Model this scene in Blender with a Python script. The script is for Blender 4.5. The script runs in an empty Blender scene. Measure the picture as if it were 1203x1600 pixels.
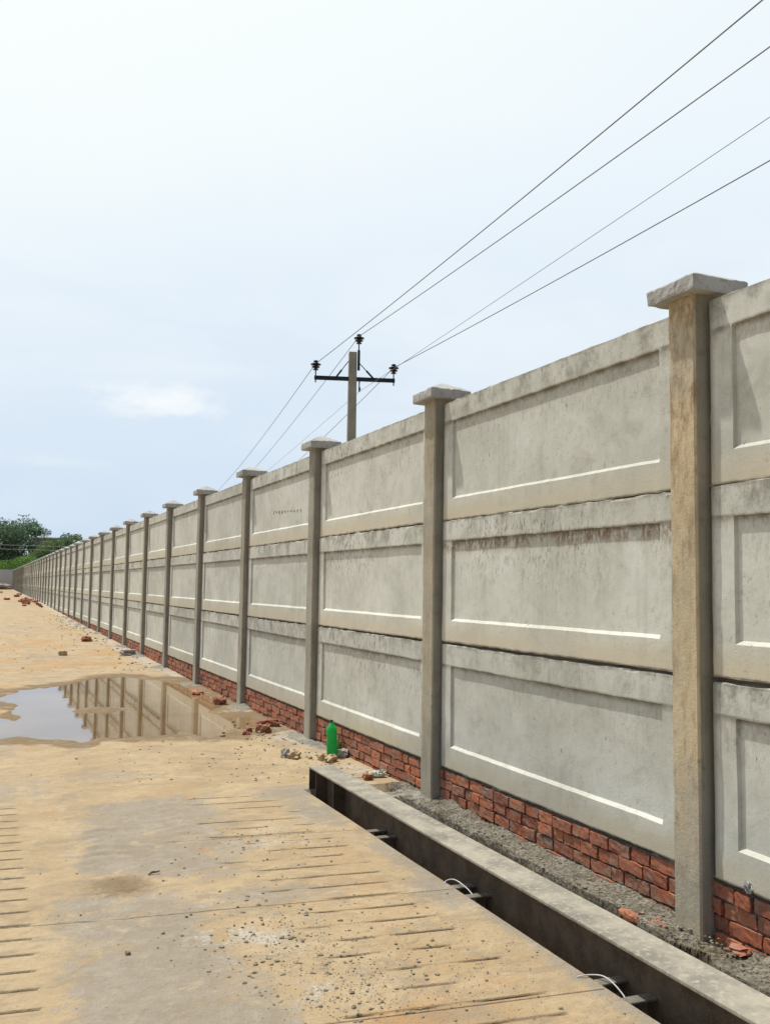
import bpy, bmesh, math, random
import numpy as np
from mathutils import Vector, Matrix, Euler
random.seed(7); rng = np.random.default_rng(7)
S = bpy.context.scene
COL = S.collection

# ------------------------------------------------------------------ camera
F_PX, YAW, PITCH, ROLL, EYE = 1463.4, 0.39950, 0.079882, 0.014018, 1.6594
fw = Vector((math.sin(YAW)*math.cos(PITCH), math.cos(YAW)*math.cos(PITCH), math.sin(PITCH)))
r0 = Vector((math.cos(YAW), -math.sin(YAW), 0)); u0 = r0.cross(fw)
rt = r0*math.cos(ROLL) + u0*math.sin(ROLL); up = -r0*math.sin(ROLL) + u0*math.cos(ROLL)
cam = bpy.data.cameras.new('camera'); co = bpy.data.objects.new('camera', cam); COL.objects.link(co)
co.matrix_world = Matrix(((rt.x, up.x, -fw.x, 0), (rt.y, up.y, -fw.y, 0), (rt.z, up.z, -fw.z, EYE), (0, 0, 0, 1)))
cam.sensor_fit = 'HORIZONTAL'; cam.sensor_width = 36; cam.lens = F_PX/1203*36
cam.clip_start = 0.05; cam.clip_end = 3000
S.camera = co
S.view_settings.view_transform = 'Standard'; S.view_settings.look = 'None'
S.view_settings.exposure = 0.0; S.view_settings.gamma = 1.0

# ------------------------------------------------------------------ light
SUN = Vector((-1.0, 1.7, 4.8)).normalized()
sl = bpy.data.lights.new('sun', 'SUN'); sl.energy = 4.6; sl.angle = math.radians(0.9); sl.color = (1, .955, .88)
so = bpy.data.objects.new('sun', sl); COL.objects.link(so)
so.rotation_euler = (-SUN).to_track_quat('-Z', 'Y').to_euler()

W = bpy.data.worlds.new('World'); S.world = W; W.use_nodes = True

class G:
    """small node-graph helper"""
    def __init__(s, nt): s.nt = nt; s.n = nt.nodes; s.l = nt.links
    def node(s, t, **kw):
        n = s.n.new(t)
        for k, v in kw.items(): setattr(n, k, v)
        return n
    def set(s, sock, v):
        if isinstance(v, bpy.types.NodeSocket): s.l.new(v, sock)
        elif v is not None:
            if isinstance(v, (tuple, list)) and sock.type == 'RGBA' and len(v) == 3: v = (*v, 1)
            sock.default_value = v
    def math(s, op, a, b=None, c=None, clamp=False):
        n = s.node('ShaderNodeMath', operation=op); n.use_clamp = clamp
        for i, v in enumerate((a, b, c)): s.set(n.inputs[i], v)
        return n.outputs[0]
    def vmath(s, op, a, b=None, out=0):
        n = s.node('ShaderNodeVectorMath', operation=op)
        s.set(n.inputs[0], a); s.set(n.inputs[1], b)
        return n.outputs[out]
    def noise(s, vec, scale=5, detail=4, rough=.55, dist=0, out='Fac'):
        n = s.node('ShaderNodeTexNoise')
        s.set(n.inputs['Vector'], vec)
        for k, v in (('Scale', scale), ('Detail', detail), ('Roughness', rough), ('Distortion', dist)): s.set(n.inputs[k], v)
        return n.outputs[out]
    def voro(s, vec, scale=5, feature='F1', out='Distance'):
        n = s.node('ShaderNodeTexVoronoi', feature=feature)
        s.set(n.inputs['Vector'], vec); s.set(n.inputs['Scale'], scale)
        return n.outputs[out]
    def ramp(s, v, a, b, lo=0., hi=1., smooth=True):
        n = s.node('ShaderNodeMapRange', interpolation_type='SMOOTHSTEP' if smooth else 'LINEAR')
        s.set(n.inputs[0], v); s.set(n.inputs[1], a); s.set(n.inputs[2], b); s.set(n.inputs[3], lo); s.set(n.inputs[4], hi)
        return n.outputs[0]
    def mix(s, f, a, b, blend='MIX'):
        n = s.node('ShaderNodeMix', data_type='RGBA', blend_type=blend)
        s.set(n.inputs[0], f); s.set(n.inputs[6], a); s.set(n.inputs[7], b)
        return n.outputs[2]
    def scalevec(s, v, sc, off=(0, 0, 0)):
        n = s.node('ShaderNodeMapping'); s.set(n.inputs[0], v); s.set(n.inputs[1], off); s.set(n.inputs[3], sc)
        return n.outputs[0]
    def sep(s, v):
        n = s.node('ShaderNodeSeparateXYZ'); s.set(n.inputs[0], v); return n.outputs
    def bump(s, h, dist=.01, strength=1., normal=None):
        n = s.node('ShaderNodeBump'); s.set(n.inputs['Height'], h)
        n.inputs['Distance'].default_value = dist; n.inputs['Strength'].default_value = strength
        if normal is not None: s.set(n.inputs['Normal'], normal)
        return n.outputs[0]

# world: Nishita sky behind a thin bright veil of cloud
g = G(W.node_tree); W.node_tree.nodes.clear()
gen = g.node('ShaderNodeTexCoord').outputs['Generated']
sky = g.node('ShaderNodeTexSky', sky_type='NISHITA', sun_disc=False)
sky.sun_elevation = math.asin(SUN.z); sky.sun_rotation = math.atan2(SUN.x, SUN.y)
sky.dust_density = 3.0; sky.air_density = 1.0
sx = g.sep(gen)
el = sx[2]
c_low, c_mid, c_hi = (6.5, 7.8, 9.35), (9.0, 9.75, 10.2), (10.1, 10.6, 10.2)
f1 = g.ramp(el, 0.05, .46, smooth=False)
veil = g.mix(f1, c_low, c_mid)
sd = g.vmath('DOT_PRODUCT', gen, tuple(SUN), out=1)
f2 = g.ramp(sd, .50, .86)
veil = g.mix(f2, veil, c_hi)
# soft cloud texture
pl = g.node('ShaderNodeCombineXYZ')
den = g.math('ADD', g.math('MAXIMUM', el, 0.0), .16)
g.set(pl.inputs[0], g.math('DIVIDE', sx[0], den)); g.set(pl.inputs[1], g.math('DIVIDE', sx[1], den))
cn = g.noise(pl.outputs[0], 1.1, 6, .55, .4)
veil = g.mix(g.math('MULTIPLY', g.ramp(cn, .40, .66, 0, .55), g.ramp(el, .12, .34, .25, 1.)), veil, (9.9, 10.25, 10.2))
# one small puffy cloud and a wisp low on the left
def puff(v, d, wx, wz, amt, seed):
    d = Vector(d).normalized(); side = Vector((d.y, -d.x, 0)).normalized()
    a = g.math('DIVIDE', g.vmath('DOT_PRODUCT', g.vmath('SUBTRACT', gen, tuple(d)), tuple(side), out=1), wx)
    b = g.math('DIVIDE', g.math('SUBTRACT', el, d.z), wz)
    a2 = g.math('MULTIPLY', a, a)
    # flatter below, bulging above
    r = g.math('SQRT', g.math('ADD', a2, g.math('MULTIPLY', b, b)))
    n = g.noise(g.scalevec(gen, (1, 1, 2.2), (seed, 0, 0)), 22, 5, .6)
    m = g.ramp(g.math('ADD', r, g.math('MULTIPLY', g.math('SUBTRACT', n, .5), 1.7)), .15, 1.05, amt, 0)
    return g.mix(m, v, (9.5, 9.95, 10.2))
veil = puff(veil, (.155, .970, .189), .078, .021, 1.0, 5.3)
veil = puff(veil, (.060, .991, .121), .06, .008, .16, 7.7)
veil = puff(veil, (-.02, .99, .127), .03, .01, .4, 1.7)
# veil thinned overhead and behind the camera, out of view, to cut fill light
thick = g.math('MULTIPLY', g.ramp(sx[1], -.55, .45, .22, .94), g.ramp(el, .62, .95, 1., .6))
mixs = g.mix(thick, sky.outputs[0], veil)
bg = g.node('ShaderNodeBackground'); g.set(bg.inputs[0], mixs); bg.inputs[1].default_value = 0.1
wo = g.node('ShaderNodeOutputWorld'); g.l.new(bg.outputs[0], wo.inputs[0])

# ------------------------------------------------------------------ numpy noise
_P = rng.random((64, 64, 64))
def vnoise(x, y, z=0.0):
    x, y, z = np.broadcast_arrays(np.asarray(x, float), np.asarray(y, float), np.asarray(z, float))
    xi, yi, zi = np.floor(x).astype(int), np.floor(y).astype(int), np.floor(z).astype(int)
    fx, fy, fz = x-xi, y-yi, z-zi
    fx, fy, fz = (t*t*(3-2*t) for t in (fx, fy, fz))
    r = 0
    for a in (0, 1):
        for b in (0, 1):
            for c in (0, 1):
                r = r + _P[(xi+a) % 64, (yi+b) % 64, (zi+c) % 64]*(fx if a else 1-fx)*(fy if b else 1-fy)*(fz if c else 1-fz)
    return r*2-1
def fbm(x, y, z=0.0, o=4):
    r = 0; a = .5
    for k in range(o):
        s = 2**k; r = r + a*vnoise(np.asarray(x)*s+k*7.3, np.asarray(y)*s+k*3.1, np.asarray(z)*s+k*5.7); a *= .5
    return r
def sstep(a, b, x):
    t = np.clip((x-a)/(b-a), 0, 1); return t*t*(3-2*t)

# ------------------------------------------------------------------ object helpers
def link(name, me, mat=None, parent=None, loc=None):
    o = bpy.data.objects.new(name, me); COL.objects.link(o)
    if mat is not None and me is not None and not me.materials: me.materials.append(mat)
    if parent is not None: o.parent = parent
    if loc is not None: o.location = loc
    return o
def tag(o, label=None, cat=None, group=None, kind=None):
    if label: o['label'] = label
    if cat: o['category'] = cat
    if group: o['group'] = group
    if kind: o['kind'] = kind
    return o
def empty(name, loc=(0, 0, 0)):
    o = bpy.data.objects.new(name, None); COL.objects.link(o); o.location = loc; o.empty_display_size = .2; return o
def pydata(name, v, f, smooth=False):
    me = bpy.data.meshes.new(name)
    me.from_pydata([tuple(p) for p in v], [], [tuple(int(i) for i in q) for q in f]); me.update()
    if smooth: me.polygons.foreach_set('use_smooth', [True]*len(me.polygons))
    return me
def grid_faces(nu, nv, off=0, flip=False):
    i, j = np.meshgrid(np.arange(nu-1), np.arange(nv-1), indexing='ij')
    a = (i*nv+j).ravel()+off
    q = np.stack([a, a+nv, a+nv+1, a+1], 1)
    return q[:, ::-1] if flip else q
def bm_mesh(name, bm, smooth=False):
    me = bpy.data.meshes.new(name); bm.normal_update(); bm.to_mesh(me); bm.free()
    if smooth: me.polygons.foreach_set('use_smooth', [True]*len(me.polygons))
    return me
def add_box(bm, c, s, rot=None, bevel=0.0, seg=1):
    r = bmesh.ops.create_cube(bm, size=1.0)
    vs = r['verts']
    for v in vs:
        p = Vector((v.co.x*s[0], v.co.y*s[1], v.co.z*s[2]))
        if rot is not None: p = rot @ p
        v.co = p + Vector(c)
    if bevel:
        es = list({e for v in vs for e in v.link_edges})
        bmesh.ops.bevel(bm, geom=es, offset=bevel, segments=seg, affect='EDGES', profile=.6)
def tube(bm, pts, rad, n=8, cap=True):
    pts = [Vector(p) for p in pts]; rings = []
    for i, p in enumerate(pts):
        t = (pts[min(i+1, len(pts)-1)]-pts[max(i-1, 0)]).normalized()
        a = Vector((0, 0, 1)) if abs(t.z) < .9 else Vector((1, 0, 0))
        s = t.cross(a).normalized(); b = s.cross(t)
        r = rad[i] if isinstance(rad, (list, tuple)) else rad
        rings.append([bm.verts.new(p+(s*math.cos(k*2*math.pi/n)+b*math.sin(k*2*math.pi/n))*r) for k in range(n)])
    for A, B in zip(rings, rings[1:]):
        for k in range(n): bm.faces.new((A[k], A[(k+1) % n], B[(k+1) % n], B[k]))
    if cap: bm.faces.new(rings[0][::-1]); bm.faces.new(rings[-1])
def lathe(bm, prof, n=24, c=(0, 0, 0), squash=None):
    rings = []
    for r, z in prof:
        rings.append([bm.verts.new((c[0]+r*math.cos(k*2*math.pi/n), c[1]+r*math.sin(k*2*math.pi/n), c[2]+z)) for k in range(n)])
    for A, B in zip(rings, rings[1:]):
        for k in range(n): bm.faces.new((A[k], A[(k+1) % n], B[(k+1) % n], B[k]))
    bm.faces.new(rings[0][::-1]); bm.faces.new(rings[-1])

def mat(name):
    m = bpy.data.materials.new(name); m.use_nodes = True
    m.node_tree.nodes.clear(); gg = G(m.node_tree)
    p = gg.node('ShaderNodeBsdfPrincipled'); o = gg.node('ShaderNodeOutputMaterial'); gg.l.new(p.outputs[0], o.inputs[0])
    p.inputs['Specular IOR Level'].default_value = .25
    return m, gg, p
def geo(gg): return gg.node('ShaderNodeNewGeometry').outputs['Position']
def objc(gg): return gg.node('ShaderNodeTexCoord').outputs['Object']
def rnd(gg): return gg.node('ShaderNodeObjectInfo').outputs['Random']

# ------------------------------------------------------------------ materials
def concrete_panel():
    m, q, p = mat('cast_concrete')
    P = geo(q); O = objc(q); R = rnd(q); oz = q.sep(O)[2]; oy = q.sep(O)[1]
    OC = q.sep(q.node('ShaderNodeObjectInfo').outputs['Color'])   # red: rusty band, green: black mottling of this panel
    R2 = q.math('FRACT', q.math('MULTIPLY', R, 7.13))
    R3 = q.math('FRACT', q.math('MULTIPLY', R, 13.7))
    n1 = q.noise(P, 1.3, 5, .6); n2 = q.noise(P, 9, 6, .65); n3 = q.noise(P, 60, 4, .7)
    streak = q.noise(q.scalevec(P, (9, 9, .55)), 1.6, 5, .65)
    c = q.mix(q.ramp(n1, .3, .7), (.425, .425, .37), (.54, .54, .48))
    blot = q.noise(P, 3.4, 6, .7, .9); area = q.ramp(q.noise(P, .9, 3, .5), .42, .60)
    c = q.mix(q.math('MULTIPLY', area, q.ramp(streak, .42, .72, 0, .30)), c, (.56, .56, .52))
    c = q.mix(q.math('MULTIPLY', area, q.ramp(streak, .50, .28, 0, .32)), c, (.29, .28, .235))
    c = q.mix(q.ramp(blot, .50, .68, 0, .42), c, (.315, .305, .26))
    c = q.mix(q.ramp(blot, .46, .32, 0, .38), c, (.57, .575, .535))
    c = q.mix(q.ramp(n2, .45, .75, 0, .38), c, (.34, .335, .285))
    c = q.mix(q.math('MULTIPLY', q.ramp(q.noise(P, 24, 5, .75), .54, .70, 0, .65), q.ramp(q.noise(P, 1.1, 4, .6), .42, .62, .1, 1.)), c, (.245, .235, .19))
    # cloudy pale wash-outs
    c = q.mix(q.ramp(q.noise(P, 2.6, 4, .5, .6), .52, .72, 0, .35), c, (.57, .575, .545))
    # grimy mottling along the upper frame and just below the joint
    top = q.ramp(oz, .70, .90)
    grime = q.math('MULTIPLY', top, q.ramp(q.noise(q.scalevec(P, (1, 1, .8)), 4.5, 6, .72), .44, .66))
    c = q.mix(q.math('MULTIPLY', grime, q.math('ADD', .40, q.math('MULTIPLY', R3, .45))), c, (.17, .16, .13))
    # rusty brown band flaking under the top of the recess on some panels
    band = q.math('MULTIPLY', q.ramp(oz, .655, .755), q.ramp(oz, .81, .775))
    bn = q.ramp(q.noise(q.scalevec(P, (1.6, 1.6, .7)), 26, 5, .75), .40, .58)
    lowf = q.ramp(q.noise(P, 1.9, 3, .5), .30, .48)
    bam = q.math('MULTIPLY', q.math('MULTIPLY', band, bn), q.math('MULTIPLY', lowf, OC[0]))
    c = q.mix(bam, c, (.20, .125, .08))
    sp = q.math('MULTIPLY', q.ramp(oz, .30, .80), q.ramp(q.noise(q.scalevec(P, (1.2, 1.2, .6)), 22, 6, .8), .50, .62))
    spm = q.math('MULTIPLY', sp, q.math('MULTIPLY', OC[1], q.ramp(q.noise(P, 1.6, 3, .55), .34, .56)))
    c = q.mix(spm, c, (.13, .12, .10))
    c = q.mix(q.math('MULTIPLY', q.ramp(n3, .52, .74), .22), c, (.30, .295, .25))
    endd = q.math('MAXIMUM', q.ramp(oy, .115, .05), q.ramp(oy, 2.755, 2.81))  # dark band at both ends: stains plus painted shade of the slot gaps
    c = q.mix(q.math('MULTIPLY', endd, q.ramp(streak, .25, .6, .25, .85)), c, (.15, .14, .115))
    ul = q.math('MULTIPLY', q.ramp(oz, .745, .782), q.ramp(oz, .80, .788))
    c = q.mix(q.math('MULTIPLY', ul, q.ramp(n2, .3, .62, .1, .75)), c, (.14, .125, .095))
    # dark flecks and drips
    fl = q.math('MULTIPLY', q.ramp(q.noise(q.scalevec(P, (1, 1, .42)), 34, 3, .6), .66, .74), q.ramp(q.noise(P, 3.1, 3, .5), .47, .60))
    c = q.mix(q.math('MULTIPLY', fl, .9), c, (.12, .105, .085))
    drip = q.math('MULTIPLY', q.ramp(q.noise(q.scalevec(P, (30, 30, 1.1)), 1.7, 3, .5), .68, .76), q.ramp(q.noise(P, 2.1, 2, .5), .52, .62))
    c = q.mix(q.math('MULTIPLY', drip, .55), c, (.16, .14, .11))
    # sandy splash on the lower frame
    low = q.math('MULTIPLY', q.ramp(oz, .20, .04), q.ramp(n1, .25, .6, .35, .8))
    c = q.mix(low, c, (.47, .415, .30))
    # dirty mortar right at the joints
    j = q.math('MULTIPLY', q.ramp(oz, .915, .952), q.ramp(n2, .35, .6))
    c = q.mix(q.math('MULTIPLY', j, .8), c, (.15, .135, .11))
    j2 = q.math('MULTIPLY', q.ramp(oz, .022, .002), q.ramp(n2, .35, .6))
    c = q.mix(q.math('MULTIPLY', j2, .8), c, (.16, .14, .115))
    c = q.mix(q.ramp(oz, .0, -.004), c, (.085, .075, .06))
    v = q.math('ADD', 1.0, q.math('MULTIPLY', R, .17))
    c = q.mix(1.0, c, q.vmath('SCALE', (1, 1, 1)) if False else v, 'MULTIPLY')
    q.set(p.inputs['Base Color'], c); p.inputs['Roughness'].default_value = .88
    pits = q.ramp(q.voro(P, 42), .10, .22)
    h = q.math('ADD', q.math('MULTIPLY', n3, .5), q.math('ADD', q.math('MULTIPLY', n2, .8), q.math('MULTIPLY', pits, .25)))
    q.set(p.inputs['Normal'], q.bump(h, .0028, .6))
    return m
M_PANEL = concrete_panel()

def concrete_post():
    m, q, p = mat('post_concrete')
    P = geo(q); oz = q.sep(objc(q))[2]
    oc = q.node('ShaderNodeObjectInfo').outputs['Color']       # red channel: how ochre this post is
    ox = q.sep(objc(q))[0]; och = q.math('MULTIPLY', q.sep(oc)[0], q.ramp(ox, -.085, -.104, .12, 1.))
    n1 = q.noise(P, 2.2, 5, .6); n2 = q.noise(P, 14, 6, .7); n3 = q.noise(P, 90, 3, .7)
    st = q.noise(q.scalevec(P, (14, 14, .8)), 1.5, 5, .7)
    c = q.mix(q.ramp(n1, .3, .7), (.265, .25, .205), (.36, .345, .29))
    c = q.mix(q.ramp(st, .42, .70, 0, .6), c, (.16, .145, .11))
    c = q.mix(q.math('MULTIPLY', och, q.ramp(n1, .2, .7, .55, 1.)), c, (.56, .455, .29))
    up_ = q.math('MULTIPLY', q.ramp(oz, 1.3, 2.9), q.ramp(q.noise(q.scalevec(P, (1, 1, .45)), 15, 6, .75), .42, .62))
    c = q.mix(q.math('MULTIPLY', up_, q.math('MULTIPLY', och, .85)), c, (.23, .15, .075))
    c = q.mix(q.math('MULTIPLY', och, q.ramp(q.noise(q.scalevec(P, (1, 1, .25)), 20, 5, .7), .50, .66, 0, .55)), c, (.27, .185, .10))
    c = q.mix(q.ramp(q.noise(P, 1.7, 4, .6), .45, .65, 0, .5), c, (.36, .34, .29))
    c = q.mix(q.ramp(n2, .52, .74, 0, .5), c, (.17, .15, .115))
    foot = q.math('MULTIPLY', q.ramp(oz, .40, .05), q.ramp(n2, .35, .65, .2, .9))
    c = q.mix(foot, c, (.40, .365, .29))
    q.set(p.inputs['Base Color'], c); p.inputs['Roughness'].default_value = .9
    h = q.math('ADD', q.math('MULTIPLY', n3, .4), q.math('ADD', n2, q.math('MULTIPLY', st, .6)))
    q.set(p.inputs['Normal'], q.bump(h, .006, .7))
    return m
M_POST = concrete_post()

def concrete_cap():
    m, q, p = mat('cap_concrete')
    P = geo(q); n1 = q.noise(P, 4, 5, .6); n2 = q.noise(P, 22, 6, .7)
    c = q.mix(q.ramp(n1, .3, .7), (.33, .33, .315), (.47, .465, .44))
    c = q.mix(q.ramp(n2, .5, .72, 0, .6), c, (.19, .185, .17))
    q.set(p.inputs['Base Color'], c); p.inputs['Roughness'].default_value = .9
    q.set(p.inputs['Normal'], q.bump(q.math('ADD', n2, q.math('MULTIPLY', q.noise(P, 90, 3), .5)), .007, .8))
    return m
M_CAP = concrete_cap()

def brick():
    m, q, p = mat('red_brick')
    P = geo(q); a = q.node('ShaderNodeVertexColor', layer_name='tint').outputs[0]
    k = q.sep(a)
    n1 = q.noise(P, 11, 5, .65); n2 = q.noise(P, 45, 5, .7)
    c = q.mix(k[0], (.27, .075, .040), (.54, .175, .080))
    c = q.mix(k[1], c, (.22, .10, .065))
    c = q.mix(q.ramp(n1, .45, .72, 0, .55), c, (.17, .055, .035))
    c = q.mix(q.ramp(n2, .56, .76, 0, .45), c, (.45, .20, .115))
    c = q.mix(q.ramp(q.noise(P, 9, 6, .8), .45, .62, .08, .74), c, (.27, .205, .155))
    c = q.mix(q.ramp(q.noise(P, 26, 4, .75), .53, .68, 0, .7), c, (.075, .045, .035))
    q.set(p.inputs['Base Color'], c); p.inputs['Roughness'].default_value = .93
    q.set(p.inputs['Normal'], q.bump(q.math('ADD', n1, n2), .004, .7))
    return m
M_BRICK = brick()

def simple(name, c1, c2, s1=6, s2=40, rough=.9, bump=.006, c3=None, f3=(.55, .75), metal=0., spec=None):
    m, q, p = mat(name)
    P = geo(q); n1 = q.noise(P, s1, 5, .62); n2 = q.noise(P, s2, 5, .7)
    c = q.mix(q.ramp(n1, .3, .7), c1, c2)
    if c3: c = q.mix(q.ramp(n2, f3[0], f3[1], 0, .8), c, c3)
    q.set(p.inputs['Base Color'], c); p.inputs['Roughness'].default_value = rough; p.inputs['Metallic'].default_value = metal
    if spec is not None: p.inputs['Specular IOR Level'].default_value = spec
    if bump: q.set(p.inputs['Normal'], q.bump(q.math('ADD', n1, n2), bump, .8))
    return m
M_MORTAR = simple('mortar', (.15, .135, .115), (.30, .275, .24), 14, 60, .95, .012, (.06, .055, .05))
M_FOOT = simple('rough_mortar', (.19, .178, .145), (.31, .295, .245), 7, 48, .95, .02, (.07, .062, .05), (.50, .66))
M_STEELTOP = simple('dusty_steel', (.175, .165, .14), (.325, .30, .245), 5, 34, .85, .003, (.40, .365, .285), (.48, .7))
M_STEEL = simple('rusty_dark_steel', (.058, .044, .032), (.11, .083, .06), 9, 90, .85, .003, (.17, .13, .09), (.52, .75))
M_BRACKET = simple('grimy_steel', (.11, .10, .08), (.19, .175, .145), 14, 50, .85, .002)
M_IRON = simple('painted_dark_iron', (.012, .015, .022), (.022, .025, .034), 8, 40, .55, .001)
M_PORC = simple('dark_porcelain', (.012, .011, .014), (.02, .018, .02), 8, 40, .35, 0, spec=.4)
M_POLE = simple('pole_concrete', (.24, .225, .185), (.33, .31, .255), 2.5, 22, .9, .004, (.17, .155, .125), (.55, .8))
M_WIRE = simple('weathered_wire', (.17, .17, .175), (.24, .24, .245), 3, 20, .6, 0)
M_CABLE = simple('white_cable', (.45, .45, .43), (.58, .58, .56), 20, 60, .5, 0)
M_STONE = simple('tan_stone', (.36, .26, .15), (.46, .36, .23), 18, 70, .95, .004, (.22, .15, .09))
M_GREYSTONE = simple('grey_stone', (.24, .22, .19), (.42, .395, .35), 16, 70, .95, .004, (.15, .13, .11))
M_GRAVEL = simple('gravel_stone', (.16, .135, .095), (.30, .26, .19), 30, 90, .95, .003, (.09, .075, .06))
M_WHITEWALL = simple('grey_plaster', (.46, .46, .47), (.55, .55, .56), .3, 4, .95, 0)
M_BARK = simple('bark', (.07, .055, .04), (.12, .095, .07), 3, 15, .95, .02)
M_TWIG = simple('dry_twig', (.09, .07, .05), (.16, .125, .09), 20, 60, .95, .002)
M_MARK = simple('black_marking', (.10, .095, .085), (.24, .23, .20), 60, 200, .9, 0)
M_ROOF = simple('pale_sheet_roof', (.50, .50, .50), (.60, .60, .60), .5, 6, .7, 0)
M_PITMUD = simple('pit_dirt', (.10, .08, .055), (.16, .13, .09), 6, 40, .95, .01)

def leaf_mat(name, c1, c2, c3):
    m, q, p = mat(name)
    a = q.sep(q.node('ShaderNodeVertexColor', layer_name='tint').outputs[0])
    c = q.mix(a[0], c1, c2); c = q.mix(a[1], c, c3)
    q.set(p.inputs['Base Color'], c); p.inputs['Roughness'].default_value = .65
    p.inputs['Transmission Weight'].default_value = 0
    t = q.node('ShaderNodeBsdfTranslucent'); q.set(t.inputs[0], c)
    ms = q.node('ShaderNodeMixShader'); ms.inputs[0].default_value = .25
    o = [n for n in q.n if n.type == 'OUTPUT_MATERIAL'][0]
    q.l.new(p.outputs[0], ms.inputs[1]); q.l.new(t.outputs[0], ms.inputs[2]); q.l.new(ms.outputs[0], o.inputs[0])
    return m

def ground_mat():
    m, q, p = mat('sandy_ground')
    P = geo(q)
    a = q.node('ShaderNodeVertexColor', layer_name='mask')
    k = q.sep(a.outputs[0]); och = a.outputs[1]
    n1 = q.noise(P, 1.7, 6, .62, .3); n2 = q.noise(P, 8, 6, .68, .2); n3 = q.noise(P, 38, 5, .72); n4 = q.noise(P, 160, 3, .7)
    fine = q.math('ADD', q.math('MULTIPLY', q.math('SUBTRACT', n2, .5), 1.0), q.math('MULTIPLY', q.math('SUBTRACT', n3, .5), .7))
    def brk(v, amt=1.): return q.ramp(q.math('ADD', v, q.math('MULTIPLY', fine, amt)), .22, .78)
    c = q.mix(q.ramp(n1, .3, .7), (.342, .253, .146), (.422, .328, .203))
    c = q.mix(q.ramp(n2, .46, .72, 0, .45), c, (.262, .197, .12))
    c = q.mix(q.ramp(n3, .54, .74, 0, .40), c, (.47, .37, .23))
    c = q.mix(q.math('MULTIPLY', brk(och), .8), c, (.385, .22, .09))
    gr = q.mix(q.ramp(n2, .3, .7), (.225, .20, .163), (.30, .27, .222))
    c = q.mix(q.math('MULTIPLY', brk(k[0], 1.7), .86), c, gr)
    c = q.mix(q.math('MULTIPLY', q.math('MULTIPLY', brk(k[2], 2.0), q.ramp(q.noise(P, 70, 4, .75), .36, .60, .25, 1.)), .95), c, q.mix(q.ramp(n3, .3, .7), (.33, .32, .285), (.50, .485, .44)))
    c = q.mix(q.math('MULTIPLY', brk(k[1], .8), .92), c, (.165, .115, .062))
    # broad dirty drifts
    d1 = q.noise(q.scalevec(P, (1, 1.6, 1)), 2.7, 6, .7, .8)
    c = q.mix(q.ramp(d1, .47, .65, 0, .6), c, (.245, .20, .14))
    c = q.mix(q.ramp(q.noise(P, 4.3, 6, .7, .4), .54, .70, 0, .55), c, (.45, .375, .26))
    c = q.mix(q.ramp(q.noise(q.scalevec(P, (1, 2.2, 1)), 7.5, 6, .75, .5), .52, .68, 0, .5), c, (.225, .18, .125))
    cut = q.node('ShaderNodeAttribute', attribute_name='cut').outputs['Fac']
    c = q.mix(q.ramp(cut, .1, .9), c, (.030, .022, .015))
    # dark grit
    grit = q.ramp(q.voro(q.vmath('ADD', P, q.vmath('SCALE', q.noise(P, 60, 2, .5, 0, 'Color'), (.0, .0, .0))), 95), .16, .10)
    gm = q.math('MULTIPLY', grit, q.ramp(q.noise(P, 5.2, 4, .6), .50, .66, 0, .75))
    c = q.mix(gm, c, (.13, .10, .07))
    c = q.mix(q.ramp(n4, .58, .74, 0, .45), c, (.17, .12, .07))
    c = q.mix(q.ramp(q.noise(P, 22, 6, .8), .55, .70, 0, .42), c, (.215, .16, .10))
    c = q.mix(q.ramp(q.noise(P, 17, 6, .8), .57, .72, 0, .40), c, (.46, .37, .235))
    q.set(p.inputs['Base Color'], c); p.inputs['Roughness'].default_value = .95
    h = q.math('ADD', q.math('MULTIPLY', n2, 1.4), q.math('ADD', n3, q.math('MULTIPLY', n4, .35)))
    q.set(p.inputs['Normal'], q.bump(h, .011, .85))
    return m
M_GROUND = ground_mat()

def water_mat():
    m, q, p = mat('muddy_water')
    P = geo(q)
    c = q.mix(q.ramp(q.noise(P, .8, 4, .55, .5), .35, .65), (.12, .068, .025), (.17, .105, .045))
    c = q.mix(q.ramp(q.math('ADD', q.sep(P)[0], q.math('MULTIPLY', q.noise(P, 2.5, 4, .6), .8)), 2.3, 3.2), c, (.27, .185, .095))
    q.set(p.inputs['Base Color'], c); p.inputs['Roughness'].default_value = .03
    p.inputs['Specular IOR Level'].default_value = .5; p.inputs['IOR'].default_value = 1.8
    q.set(p.inputs['Normal'], q.bump(q.noise(P, 2.2, 3, .5), .0012, .5))
    return m
M_WATER = water_mat()

def bottle_mat():
    m, q, p = mat('green_plastic')
    p.inputs['Base Color'].default_value = (.015, .36, .105, 1); p.inputs['Roughness'].default_value = .16
    p.inputs['Specular IOR Level'].default_value = .5
    t = q.node('ShaderNodeBsdfTranslucent'); t.inputs[0].default_value = (.05, .80, .27, 1)
    ms = q.node('ShaderNodeMixShader'); ms.inputs[0].default_value = .42
    o = [n for n in q.n if n.type == 'OUTPUT_MATERIAL'][0]
    q.l.new(p.outputs[0], ms.inputs[1]); q.l.new(t.outputs[0], ms.inputs[2]); q.l.new(ms.outputs[0], o.inputs[0])
    return m
M_BOTTLE = bottle_mat()
M_CAPGREEN = simple('dark_green_plastic', (.008, .06, .03), (.012, .08, .04), 20, 60, .4, 0)
M_WRAP = simple('crumpled_plastic', (.48, .52, .42), (.62, .64, .58), 22, 60, .35, .003, (.22, .36, .2), (.56, .7))
M_FOIL = simple('foil_scrap', (.35, .35, .33), (.65, .65, .62), 60, 120, .25, .004, metal=.6)
def weed_mat():
    return leaf_mat('weed_leaf', (.07, .09, .03), (.12, .12, .05), (.15, .12, .07))
M_WEED = weed_mat()
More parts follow.
